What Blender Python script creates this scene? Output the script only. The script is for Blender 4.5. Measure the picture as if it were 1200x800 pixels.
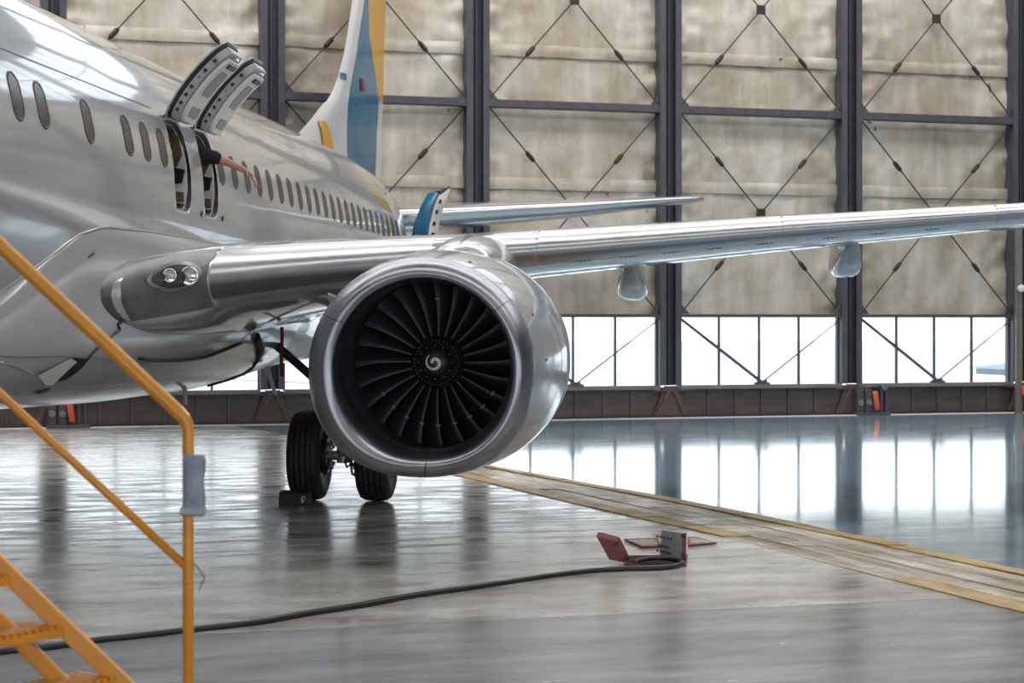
import bpy, bmesh, math, random
from mathutils import Vector, Matrix, noise
from mathutils.bvhtree import BVHTree
random.seed(7)
C = bpy.context.scene.collection
for o in list(bpy.data.objects): bpy.data.objects.remove(o)
PI = math.pi; R = math.radians
sin, cos = math.sin, math.cos
# ------------------------------------------------------------ camera
FPX = 2200.0; HOR = 376.0; CAMZ = 2.25
cam = bpy.data.cameras.new('camera'); camo = bpy.data.objects.new('camera', cam); C.objects.link(camo)
camo.location = (0, 0, CAMZ); camo.rotation_euler = (PI/2, 0, 0)
cam.sensor_width = 36; cam.lens = FPX/1200*36; cam.shift_y = -(400-HOR)/1200
cam.clip_end = 600; cam.clip_start = .1
cam.dof.use_dof = True; cam.dof.focus_distance = 17.5; cam.dof.aperture_fstop = 3.6
bpy.context.scene.camera = camo
# ------------------------------------------------------------ world
w = bpy.data.worlds.new('sky'); bpy.context.scene.world = w; w.use_nodes = True
nt = w.node_tree; bg = nt.nodes['Background']
tc = nt.nodes.new('ShaderNodeTexCoord'); sx = nt.nodes.new('ShaderNodeSeparateXYZ'); rp = nt.nodes.new('ShaderNodeValToRGB')
nt.links.new(tc.outputs['Generated'], sx.inputs[0]); nt.links.new(sx.outputs['Z'], rp.inputs[0])
rp.color_ramp.elements[0].color = (.90, .95, 1, 1); rp.color_ramp.elements[1].color = (.72, .84, 1, 1)
rp.color_ramp.elements[0].position = .0
nt.links.new(rp.outputs[0], bg.inputs[0]); bg.inputs[1].default_value = 2.6
# ------------------------------------------------------------ added area lamps under the closed roof, raising the light level
WROT = math.atan(.3016)                     # the hangar is turned against the camera
WU = Vector((cos(WROT), sin(WROT), 0)); WN = Vector((sin(WROT), -cos(WROT), 0)); W0 = Vector((0, 42.6, 0))
def wall2world(u, d, z): return W0 + WU*u + WN*d + Vector((0, 0, z))
def area(u, d, z, su, sd, power, col=(1, .985, .95)):
    l = bpy.data.lights.new('added_fill_light', 'AREA'); l.shape = 'RECTANGLE'; l.size = su; l.size_y = sd; l.energy = power; l.color = col
    o = bpy.data.objects.new('added_fill_light', l); C.objects.link(o)
    o.location = wall2world(u, d, z); o.rotation_euler = (0, 0, WROT); return o
for d, pw_ in ((5, 3400), (16, 3000), (29, 1900), (43, 1000)): area(-2, d, 15.3, 46, 2.6, pw_)
vs = bpy.context.scene.view_settings
vs.view_transform = 'Standard'; vs.look = 'None'; vs.gamma = 1; vs.use_curve_mapping = False; vs.exposure = 0.32

# ------------------------------------------------------------ helpers
def P(x, y, Y): return Vector(((x-600)*Y/FPX, Y, CAMZ-(y-HOR)*Y/FPX))
def G(x, y, z=0.0): Y = FPX*(CAMZ-z)/(y-HOR); return Vector(((x-600)*Y/FPX, Y, z))
def empty(name, loc=(0, 0, 0), rz=0, parent=None):
    o = bpy.data.objects.new(name, None); C.objects.link(o); o.location = loc; o.rotation_euler = (0, 0, rz); o.parent = parent; return o
def tag(o, label=None, cat=None, group=None, kind=None):
    if label: o['label'] = label
    if cat: o['category'] = cat
    if group: o['group'] = group
    if kind: o['kind'] = kind
    return o
def link(name, me, parent=None):
    o = bpy.data.objects.new(name, me); C.objects.link(o); o.parent = parent; return o
class MB:
    def __init__(s): s.v = []; s.f = []; s.m = []
    def add(s, v, f, mi=0):
        k = len(s.v); s.v += [tuple(a) for a in v]; s.f += [tuple(i+k for i in q) for q in f]; s.m += [mi]*len(f); return s
    def box(s, a, b, mi=0):
        x0, y0, z0 = a; x1, y1, z1 = b
        if x0 > x1: x0, x1 = x1, x0
        if y0 > y1: y0, y1 = y1, y0
        if z0 > z1: z0, z1 = z1, z0
        return s.add([(x0,y0,z0),(x1,y0,z0),(x1,y1,z0),(x0,y1,z0),(x0,y0,z1),(x1,y0,z1),(x1,y1,z1),(x0,y1,z1)],
              [(0,3,2,1),(4,5,6,7),(0,1,5,4),(1,2,6,5),(2,3,7,6),(3,0,4,7)], mi)
    def prism(s, pts, off, mi=0):               # polygon extruded by a vector
        n = len(pts); off = Vector(off); v = [Vector(p) for p in pts]; v2 = [p+off for p in v]
        return s.add(v+v2, [tuple(range(n-1, -1, -1)), tuple(range(n, 2*n))]+[(i, (i+1) % n, n+(i+1) % n, n+i) for i in range(n)], mi)
    def tube(s, path, r, n=10, cap=True, mi=0, closed=False):
        path = [Vector(p) for p in path]; m = len(path); rs = r if isinstance(r, (list, tuple)) else [r]*m
        vv = []; prev = None
        for i, p in enumerate(path):
            if closed: d = path[(i+1) % m]-path[i-1]
            else: d = path[min(i+1, m-1)]-path[max(i-1, 0)]
            d.normalize()
            if prev is None:
                a = Vector((0, 0, 1)) if abs(d.z) < .9 else Vector((1, 0, 0)); e = d.cross(a).normalized()
            else: e = (prev-d*prev.dot(d)).normalized()
            prev = e; g = d.cross(e)
            vv += [p+(e*cos(2*PI*k/n)+g*sin(2*PI*k/n))*rs[i] for k in range(n)]
        ff = []
        for i in range(m if closed else m-1):
            j = (i+1) % m
            ff += [(i*n+k, i*n+(k+1) % n, j*n+(k+1) % n, j*n+k) for k in range(n)]
        if cap and not closed: ff += [tuple(range(n-1, -1, -1)), tuple(range((m-1)*n, m*n))]
        return s.add(vv, ff, mi)
    def lathe(s, prof, c, ax='x', n=32, mi=0):    # prof: (axial, radius)
        vv = []
        for a, r in prof:
            for k in range(n):
                t = 2*PI*k/n
                if ax == 'x': vv.append((c[0]+a, c[1]+r*cos(t), c[2]+r*sin(t)))
                elif ax == 'y': vv.append((c[0]+r*cos(t), c[1]+a, c[2]+r*sin(t)))
                else: vv.append((c[0]+r*cos(t), c[1]+r*sin(t), c[2]+a))
        m = len(prof)
        ff = [(i*n+k, i*n+(k+1) % n, (i+1)*n+(k+1) % n, (i+1)*n+k) for i in range(m-1) for k in range(n)]
        return s.add(vv, ff, mi)
    def loft(s, secs, closed=True, caps=True, mi=0):
        n = len(secs[0]); vv = [p for q in secs for p in q]; ff = []
        for i in range(len(secs)-1):
            for k in range(n if closed else n-1):
                ff.append((i*n+k, i*n+(k+1) % n, (i+1)*n+(k+1) % n, (i+1)*n+k))
        if caps and closed: ff += [tuple(range(n-1, -1, -1)), tuple(range((len(secs)-1)*n, len(secs)*n))]
        return s.add(vv, ff, mi)
    def build(s, name, mat, parent=None, smooth=False, bevel=0, fix=True, solid=0, auto=None, subd=0):
        me = bpy.data.meshes.new(name); me.from_pydata(s.v, [], s.f)
        for m in (mat if isinstance(mat, (list, tuple)) else [mat]): me.materials.append(m)
        for i, p in enumerate(me.polygons): p.material_index = s.m[i]
        if fix:
            bm = bmesh.new(); bm.from_mesh(me); bmesh.ops.recalc_face_normals(bm, faces=bm.faces); bm.to_mesh(me); bm.free()
        if smooth or auto:
            me.polygons.foreach_set('use_smooth', [True]*len(me.polygons))
            if auto: me.set_sharp_from_angle(angle=R(auto))
        o = link(name, me, parent)
        if subd: a = o.modifiers.new('s', 'SUBSURF'); a.levels = a.render_levels = subd
        if solid: a = o.modifiers.new('t', 'SOLIDIFY'); a.thickness = solid; a.offset = -1
        if bevel:
            a = o.modifiers.new('b', 'BEVEL'); a.width = bevel; a.segments = 2; a.limit_method = 'ANGLE'
        return o
# ------------------------------------------------------------ materials
def mat(name, col, rough=.5, metal=0., coat=0., var=None, vscale=(3, 3, 3), vamt=.5, bump=0., bscale=8., bdist=.01, rvar=0., spec=.5):
    m = bpy.data.materials.new(name); m.use_nodes = True; N = m.node_tree.nodes; L = m.node_tree.links; b = N['Principled BSDF']
    b.inputs['Base Color'].default_value = (*col, 1); b.inputs['Roughness'].default_value = rough; b.inputs['Metallic'].default_value = metal
    b.inputs['Coat Weight'].default_value = coat; b.inputs['Coat Roughness'].default_value = .04; b.inputs['Specular IOR Level'].default_value = spec
    if var is not None or bump or rvar:
        t = N.new('ShaderNodeTexCoord'); mp = N.new('ShaderNodeMapping'); mp.inputs['Scale'].default_value = vscale; L.new(t.outputs['Object'], mp.inputs[0])
    if var is not None or rvar:
        n1 = N.new('ShaderNodeTexNoise'); n1.inputs['Scale'].default_value = 1; n1.inputs['Detail'].default_value = 7; n1.inputs['Roughness'].default_value = .62
        L.new(mp.outputs[0], n1.inputs[0])
        rr = N.new('ShaderNodeValToRGB'); rr.color_ramp.elements[0].position = .5-.25*vamt-.05; rr.color_ramp.elements[1].position = .5+.25*vamt
        L.new(n1.outputs[0], rr.inputs[0])
        if var is not None:
            rr.color_ramp.elements[0].color = (*col, 1); rr.color_ramp.elements[1].color = (*var, 1); L.new(rr.outputs[0], b.inputs['Base Color'])
        if rvar:
            mr = N.new('ShaderNodeMapRange'); mr.inputs[1].default_value = .3; mr.inputs[2].default_value = .7
            mr.inputs[3].default_value = rough; mr.inputs[4].default_value = rough+rvar; L.new(n1.outputs[0], mr.inputs[0]); L.new(mr.outputs[0], b.inputs['Roughness'])
    if bump:
        n2 = N.new('ShaderNodeTexNoise'); n2.inputs['Scale'].default_value = bscale; n2.inputs['Detail'].default_value = 3
        L.new(t.outputs['Object'], n2.inputs[0]); bp = N.new('ShaderNodeBump'); bp.inputs['Strength'].default_value = bump; bp.inputs['Distance'].default_value = bdist
        L.new(n2.outputs[0], bp.inputs['Height']); L.new(bp.outputs[0], b.inputs['Normal'])
    return m
M = {}
M['paint'] = mat('white_grey_aircraft_paint', (.34, .35, .38), .15, 0, .75, var=(.42, .425, .44), vscale=(1.5, .5, 2), bump=.16, bscale=1.3, bdist=.02)
M['belly'] = mat('grey_belly_paint', (.36, .36, .37), .22, 0, .4, var=(.36, .36, .37), vscale=(2, 1, 2), bump=.2, bscale=1.5, bdist=.012)
M['wingpaint'] = mat('grey_wing_paint', (.42, .42, .44), .14, .2, .6, var=(.50, .50, .50), vscale=(1, 3, 2), bump=.15, bscale=2, bdist=.01)
M['cowl'] = mat('grey_cowl_paint', (.33, .34, .365), .2, 0, .5, bump=.08, bscale=1.6, bdist=.012)
M['alu'] = mat('satin_aluminium', (.37, .38, .41), .3, 1, 0, var=(.45, .44, .44), vscale=(2, 2, 8), rvar=.08)
M['lip'] = mat('polished_inlet_lip', (.24, .255, .29), .30, 1, 0, var=(.32, .32, .35), vscale=(3, 3, 3), rvar=.08)
M['darkalu'] = mat('dull_dark_aluminium', (.13, .125, .135), .36, .8, 0, var=(.22, .21, .215), vscale=(9, 2, 3), rvar=.12)
M['pylon'] = mat('bare_metal_fairing', (.34, .35, .38), .2, .6, .3, bump=.1, bscale=2)
M['fan'] = mat('fan_titanium', (.030, .025, .032), .42, .6, rvar=.15, vscale=(6, 6, 6))
M['fanedge'] = mat('worn_blade_edge', (.10, .09, .11), .4, .8)
M['hub'] = mat('spinner_metal', (.07, .055, .05), .45, .6)
M['black'] = mat('black_paint', (.012, .012, .016), .4)
M['void'] = mat('painted_shade_black', (.006, .006, .008), .8)  # black that paints in the shade inside openings
M['liner'] = mat('acoustic_liner_grey', (.05, .05, .065), .4, .5, rvar=.1, vscale=(5, 5, 5))
M['white'] = mat('white_plastic', (.68, .67, .64), .4)
M['liningw'] = mat('cream_cabin_lining', (.62, .60, .56), .45, var=(.7, .68, .63))
M['greyrec'] = mat('recess_grey', (.27, .27, .28), .5)
M['brown'] = mat('brown_insulation_film', (.22, .13, .06), .5, var=(.10, .06, .04), vscale=(12, 12, 12))
M['tyre'] = mat('tyre_rubber', (.014, .013, .015), .62, bump=.2, bscale=40, bdist=.002)
M['chrome'] = mat('bright_steel', (.65, .65, .66), .2, 1)
M['gearpaint'] = mat('gear_grey_paint', (.30, .31, .32), .35, .3)
M['darkmetal'] = mat('dark_gear_metal', (.04, .04, .045), .4, .6)
M['glassdark'] = mat('cabin_window_pane', (.035, .026, .026), .25, .0, .0, var=(.075, .055, .05), vscale=(4, 6, 3), spec=.35)
M['winframe'] = mat('window_reveal', (.05, .05, .055), .5, .2)
M['seam'] = mat('panel_joint', (.10, .10, .11), .6)
M['rubber'] = mat('black_rubber_seal', (.015, .015, .018), .5)
M['blue'] = mat('blue_livery_paint', (.008, .085, .17), .3, 0, .2, var=(.02, .14, .25), vscale=(2, 4, 1.2), vamt=.6)
M['gold'] = mat('gold_livery_paint', (.55, .28, .04), .35, 0, .1)
M['tailgrey'] = mat('pale_tail_paint', (.55, .55, .56), .22, 0, .6)
M['stab'] = mat('tailplane_metal', (.55, .56, .57), .2, .75, .2, bump=.08, bscale=2)
M['lamp'] = mat('lamp_glass', (.75, .78, .8), .06, .6, 1)
M['red'] = mat('worn_red_paint', (.13, .022, .02), .5, var=(.22, .05, .045), vscale=(14, 14, 14))
M['redtape'] = mat('red_ribbon', (.22, .03, .025), .8)
M['orange'] = mat('orange_red_plate', (.62, .11, .05), .5)
M['cable'] = mat('black_cable_rubber', (.012, .012, .018), .38)
M['yellow'] = mat('yellow_handrail_paint', (.72, .30, .022), .38, 0, .2, var=(.62, .24, .02), vscale=(9, 9, 9), vamt=.7)
M['tape'] = mat('grey_plastic_wrap', (.17, .20, .26), .35, var=(.30, .33, .38), vscale=(25, 25, 18), bump=.5, bscale=30, bdist=.006)
M['steel'] = mat('dark_purple_steel', (.055, .053, .068), .45, .2, var=(.085, .08, .095), vscale=(4, 4, 1.5))
M['steel2'] = mat('column_web_steel', (.022, .020, .035), .5, .1)
M['sill'] = mat('weathered_sill_steel', (.14, .13, .13), .5, .2, var=(.21, .19, .17), vscale=(2, 6, 6))
M['plinth'] = mat('rusty_plinth_steel', (.045, .038, .042), .5, .2, var=(.10, .075, .065), vscale=(1.5, 4, 5), vamt=.8)
M['rust'] = mat('rusty_base_steel', (.07, .045, .045), .6, .2, var=(.12, .08, .07), vscale=(6, 6, 6))
M['rod'] = mat('rod_steel', (.035, .03, .032), .5, .4)
M['sheetmetal'] = mat('hangar_cladding', (.16, .155, .15), .6, .1, var=(.22, .20, .18), vscale=(.3, .3, .5))
M['concretebox'] = mat('box_grey_paint', (.30, .32, .34), .45, .1, var=(.40, .41, .42), vscale=(15, 15, 15))
M['skin'] = mat('skin', (.42, .23, .16), .5)
M['shirt'] = mat('black_cotton', (.010, .010, .018), .9)
M['hair'] = mat('dark_hair', (.03, .02, .015), .7)
M['trousers'] = mat('dark_trousers', (.03, .03, .045), .9)
def noise_mat(name): 
    m = bpy.data.materials.new(name); m.use_nodes = True; return m, m.node_tree.nodes, m.node_tree.links, m.node_tree.nodes['Principled BSDF']
# insulation sheets: stained beige foil
def sheet_mat():
    m, N, L, b = noise_mat('stained_foil_insulation')
    tc = N.new('ShaderNodeTexCoord')
    def noi(scale, det, rough):
        mp = N.new('ShaderNodeMapping'); mp.inputs['Scale'].default_value = scale; L.new(tc.outputs['Object'], mp.inputs[0])
        n = N.new('ShaderNodeTexNoise'); n.inputs['Scale'].default_value = 1; n.inputs['Detail'].default_value = det; n.inputs['Roughness'].default_value = rough
        L.new(mp.outputs[0], n.inputs[0]); return n
    a = noi((.7, .7, .55), 5, .6); r = N.new('ShaderNodeValToRGB'); L.new(a.outputs[0], r.inputs[0])
    e = r.color_ramp.elements; e[0].position = .36; e[0].color = (.40, .345, .275, 1); e[1].position = .64; e[1].color = (.60, .57, .52, 1)
    k = e.new(.5); k.color = (.50, .455, .39, 1)
    s = noi((3.5, 3.5, .45), 5, .6); r2 = N.new('ShaderNodeValToRGB'); L.new(s.outputs[0], r2.inputs[0])
    r2.color_ramp.elements[0].position = .35; r2.color_ramp.elements[0].color = (.86, .82, .76, 1); r2.color_ramp.elements[1].position = .66; r2.color_ramp.elements[1].color = (1.05, 1.05, 1.06, 1)
    mx = N.new('ShaderNodeMix'); mx.data_type = 'RGBA'; mx.blend_type = 'MULTIPLY'; mx.inputs[0].default_value = 1
    L.new(r.outputs[0], mx.inputs[6]); L.new(r2.outputs[0], mx.inputs[7])
    sp = noi((2.2, 2.2, 1.8), 2, .5); r3 = N.new('ShaderNodeValToRGB'); L.new(sp.outputs[0], r3.inputs[0])
    r3.color_ramp.elements[0].position = .215; r3.color_ramp.elements[0].color = (.35, .18, .10, 1); r3.color_ramp.elements[1].position = .245; r3.color_ramp.elements[1].color = (1, 1, 1, 1)
    mx2 = N.new('ShaderNodeMix'); mx2.data_type = 'RGBA'; mx2.blend_type = 'MULTIPLY'; mx2.inputs[0].default_value = 1
    L.new(mx.outputs[2], mx2.inputs[6]); L.new(r3.outputs[0], mx2.inputs[7]); L.new(mx2.outputs[2], b.inputs['Base Color'])
    b.inputs['Metallic'].default_value = .35; b.inputs['Roughness'].default_value = .46
    f = noi((6, 6, 6), 4, .55); bp = N.new('ShaderNodeBump'); bp.inputs['Strength'].default_value = .35; bp.inputs['Distance'].default_value = .03
    L.new(f.outputs[0], bp.inputs['Height']); L.new(bp.outputs[0], b.inputs['Normal'])
    return m
M['sheet'] = sheet_mat()
# concrete floor (object coordinates are the wall's own axes: x along the wall, y away from the camera)
def floor_mat(name, c0, c1, c2, r0, r1, streak=(.35, 2.2, 1), bump=.12, spec=.5, coat=0., cracks=True):
    m, N, L, b = noise_mat(name); tc = N.new('ShaderNodeTexCoord')
    def noi(scale, det, rough):
        mp = N.new('ShaderNodeMapping'); mp.inputs['Scale'].default_value = scale; L.new(tc.outputs['Object'], mp.inputs[0])
        n = N.new('ShaderNodeTexNoise'); n.inputs['Scale'].default_value = 1; n.inputs['Detail'].default_value = det; n.inputs['Roughness'].default_value = rough
        L.new(mp.outputs[0], n.inputs[0]); return n
    a = noi(streak, 8, .65); r = N.new('ShaderNodeValToRGB'); L.new(a.outputs[0], r.inputs[0])
    e = r.color_ramp.elements; e[0].position = .34; e[0].color = (*c0, 1); e[1].position = .66; e[1].color = (*c2, 1); k = e.new(.5); k.color = (*c1, 1)
    last = r.outputs[0]
    if cracks:
        s = noi((1.1, 4.5, 1), 6, .7); r2 = N.new('ShaderNodeValToRGB'); L.new(s.outputs[0], r2.inputs[0])
        r2.color_ramp.elements[0].position = .30; r2.color_ramp.elements[0].color = (.35, .32, .30, 1); r2.color_ramp.elements[1].position = .37; r2.color_ramp.elements[1].color = (1, 1, 1, 1)
        mx = N.new('ShaderNodeMix'); mx.data_type = 'RGBA'; mx.blend_type = 'MULTIPLY'; mx.inputs[0].default_value = .8
        L.new(last, mx.inputs[6]); L.new(r2.outputs[0], mx.inputs[7]); last = mx.outputs[2]
    L.new(last, b.inputs['Base Color'])
    q = noi((1.1, 3.4, 1), 7, .6); mr = N.new('ShaderNodeMapRange'); mr.inputs[1].default_value = .32; mr.inputs[2].default_value = .68
    mr.inputs[3].default_value = r0; mr.inputs[4].default_value = r1; L.new(q.outputs[0], mr.inputs[0]); L.new(mr.outputs[0], b.inputs['Roughness'])
    g = noi((1.6, 4, 1), 5, .55); bp = N.new('ShaderNodeBump'); bp.inputs['Strength'].default_value = bump; bp.inputs['Distance'].default_value = .012
    L.new(g.outputs[0], bp.inputs['Height']); L.new(bp.outputs[0], b.inputs['Normal'])
    b.inputs['Specular IOR Level'].default_value = spec; b.inputs['Coat Weight'].default_value = coat; b.inputs['Coat Roughness'].default_value = .08
    return m
M['floor'] = floor_mat('worn_polished_concrete', (.22, .195, .175), (.38, .36, .335), (.56, .545, .52), .09, .34, streak=(.75, 1.5, 1), bump=.05)
M['floor_right'] = floor_mat('smooth_bluish_sealed_floor', (.17, .28, .36), (.24, .37, .45), (.36, .47, .54), .05, .14, bump=.07, spec=.7, coat=.5, cracks=False)
M['floor_front'] = floor_mat('sealed_blue_grey_concrete', (.19, .195, .205), (.26, .265, .28), (.35, .355, .365), .10, .28, streak=(.5, 1.6, 1), bump=.12, cracks=False)
M['apron'] = mat('pale_concrete_apron', (.62, .62, .60), .8)
M['plate'] = floor_mat('worn_trench_plate', (.16, .11, .06), (.34, .28, .20), (.60, .56, .50), .2, .5, streak=(5, .5, 1), bump=.3)
M['plateY'] = floor_mat('yellow_painted_plate', (.17, .11, .06), (.40, .25, .075), (.52, .37, .15), .3, .6, streak=(6, .7, 1), bump=.3)
def glass_mat():
    m, N, L, b = noise_mat('hangar_window_glass'); N.remove(b)
    tr = N.new('ShaderNodeBsdfTransparent'); tr.inputs[0].default_value = (.95, .97, .97, 1); gl = N.new('ShaderNodeBsdfGlossy'); gl.inputs['Roughness'].default_value = .03
    fr = N.new('ShaderNodeFresnel'); fr.inputs[0].default_value = 1.45; mx = N.new('ShaderNodeMixShader')
    L.new(fr.outputs[0], mx.inputs[0]); L.new(tr.outputs[0], mx.inputs[1]); L.new(gl.outputs[0], mx.inputs[2]); L.new(mx.outputs[0], N['Material Output'].inputs[0]); return m
M['glass'] = glass_mat()

# ============================================================ THE HANGAR
U0, U1, DEPTH, HT = -38.0, 34.0, 62.0, 15.6
def wroot(name, kind='structure'):
    o = empty(name, W0, WROT); o['kind'] = kind; return o
# local frame of the wall: x along the wall, -y towards the camera
floor = wroot('floor')
def upoly(name, pts, m, parent, z=0., th=.05):      # pts world (X,Y)
    loc = []
    for X, Y in pts:
        d = Vector((X, Y, 0))-W0; loc.append((d.dot(WU), -d.dot(WN), z-th))
    return MB().prism(loc, (0, 0, th)).build(name, m, parent)
def l2w(u, d): v = wall2world(u, d, 0); return (v.x, v.y)
YN = [(-2.9, 33), (-.93, 27.6), (1.0, 22.5), (2.15, 19.7), (3.95, 14.4), (5.8, 9), (7.9, 3), (14.2, -15)]
YF = [(-2.1, 33), (-.28, 29), (2.07, 23.73), (3.72, 19.4), (4.61, 16.9), (6.8, 11), (9.8, 3), (16.5, -15)]
def interp(T, Y):
    for (x0, y0), (x1, y1) in zip(T, T[1:]):
        if y1 <= Y <= y0: return x0+(x1-x0)*(Y-y0)/(y1-y0)
    return T[0][0] if Y > T[0][1] else T[-1][0]
FD = 27.22                                            # front slab begins this far from the wall
def cross(T):                                         # where trench edge meets the slab line d=FD
    best = None
    for i in range(4800):
        Y = 33-i*.01; X = interp(T, Y); d = (Vector((X, Y, 0))-W0).dot(WN)
        if d >= FD: return (X, Y)
cn, cf = cross(YN), cross(YF)
upoly('floor_slab', [l2w(U0, 0), l2w(-6.5, 0), (-4.2, 36.6)]+YN[:0]+[(-2.9, 33)]+[p for p in YN[1:] if p[1] > cn[1]]+[cn, l2w(U0, FD)], M['floor'], floor)
upoly('floor_slab', [l2w(-6.5, 0), l2w(U1, 0), l2w(U1, FD), cf]+[p for p in reversed(YF) if p[1] > cf[1]]+[(-2.9, 33), (-4.2, 36.6)], M['floor_right'], floor)
upoly('floor_slab', [l2w(U0, FD+.012), (cn[0]-.003, cn[1]-.012)]+[p for p in YN if p[1] < cn[1]]+[l2w(U0, 56.0)], M['floor_front'], floor)
upoly('floor_slab', [(cf[0]+.003, cf[1]-.012), l2w(U1, FD+.012), l2w(U1, 56.0)]+[p for p in reversed(YF) if p[1] < cf[1]], M['floor_front'], floor)
upoly('floor_bed', [l2w(U0, 0), l2w(U1, 0), l2w(U1, DEPTH), l2w(U0, DEPTH)], M['rust'], floor, z=-.045)
# trench covers, piece by piece
lanes = [(0, .22, 'plateY'), (.22, .42, 'plate'), (.42, .62, 'plate'), (.62, .84, 'plate'), (.84, 1.0, 'plateY')]
steps = [33, 31.3, 29.6, 28.0, 26.5, 25.1, 23.8, 22.6, 21.5, 20.5, 19.6, 18.75, 17.9, 17.1, 16.3, 15.5, 14.7, 13.9, 13.1, 12.3, 11.5]
def at_lane(Y, f): return Vector((interp(YN, Y)*(1-f)+interp(YF, Y)*f, Y, 0))
for li, (f0, f1, mk) in enumerate(lanes):
    for si in range(len(steps)-1):
        Ya, Yb = steps[si], steps[si+1]
        if li in (1, 2, 3):
            if (si+li) % 3: continue
            Yb = steps[min(si+3, len(steps)-1)]
        mm = mk
        if li == 0 and 16.6 < (Ya+Yb)/2 < 19.9: mm = 'plate'
        dz = random.uniform(-.004, .006)+(.012 if mm == 'plateY' else .002)
        g = -.004; e = .005
        upoly('trench_cover', [tuple(at_lane(Ya-g, f0+e))[:2], tuple(at_lane(Ya-g, f1-e))[:2], tuple(at_lane(Yb+g, f1-e))[:2], tuple(at_lane(Yb+g, f0+e))[:2]],
              M[mm], floor, z=dz, th=.04)
# two worn rail grooves in the trench: dark steel bars
for f in (.42, .62):
    MB().tube([at_lane(Y, f)+Vector((0, 0, .006)) for Y in steps], .016, 6).build('trench_rail', M['rust'], floor)
apron = wroot('ground_apron'); MB().box((-160, .9, -.12), (160, 160, -.06)).box((-160, -260, -.12), (160, -DEPTH-.2, -.06)).build('apron_slab', M['apron'], apron)

# ---- far wall (the hangar door) -----------------------------------------------------------
wall = wroot('wall_back')
SP = 4.66; cols = [(i, -.80+SP*i) for i in range(-7, 8)]
YS = .32                                              # sheets stand this far behind the column faces
def column(u):
    m = MB(); h = HT
    m.box((-.27, 0, .75), (-.15, .36, h)); m.box((.15, 0, .75), (.27, .36, h))
    m.box((-.15, .10, .75), (.15, .14, h), 1); m.box((-.27, -.02, .75), (-.12, 0, h)); m.box((.12, -.02, .75), (.27, 0, h))
    m.box((-.04, .04, .75), (-.02, .10, h), 0)
    return m
cmesh = None
for i, u in cols:
    if cmesh is None:
        o = column(0).build('steel_column', [M['steel'], M['steel2']], wall); cmesh = o.data
        rv = MB()
        for k in range(44):
            rv.box((-.07, .085, 1.0+k*.33), (-.045, .10, 1.03+k*.33)); rv.box((.07, .085, 1.0+k*.33), (.095, .10, 1.03+k*.33))
        rvo = rv.build('rivet_row', M['steel'], o); rvo['kind'] = 'stuff'; rmesh = rvo.data
    else:
        o = link('steel_column', cmesh, wall); r_ = link('rivet_row', rmesh, o); r_['kind'] = 'stuff'
    o.location = (u, 0, 0)
    # base bracket with splayed gussets
    b = MB(); b.box((-.36, -.03, .02), (.36, .02, .06)); b.prism([(-.16, -.02, .74), (.16, -.02, .74), (.42, -.02, .06), (-.42, -.02, .06)], (0, .03, 0))
    b.box((-.46, -.06, .62), (.46, -.0, .66)); b.prism([(-.10, -.07, .64), (-.02, -.07, .64), (-.30, -.07, .05), (-.40, -.07, .05)], (0, .05, 0))
    b.prism([(.02, -.07, .64), (.10, -.07, .64), (.40, -.07, .05), (.30, -.07, .05)], (0, .05, 0))
    bo = b.build('column_base', M['rust'], wall); bo.location = (u, 0, 0)
def gbar(name, u0, u1, z0, z1, y0, y1, m): return MB().box((u0, y0, z0), (u1, y1, z1)).build(name, m, wall)
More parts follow.
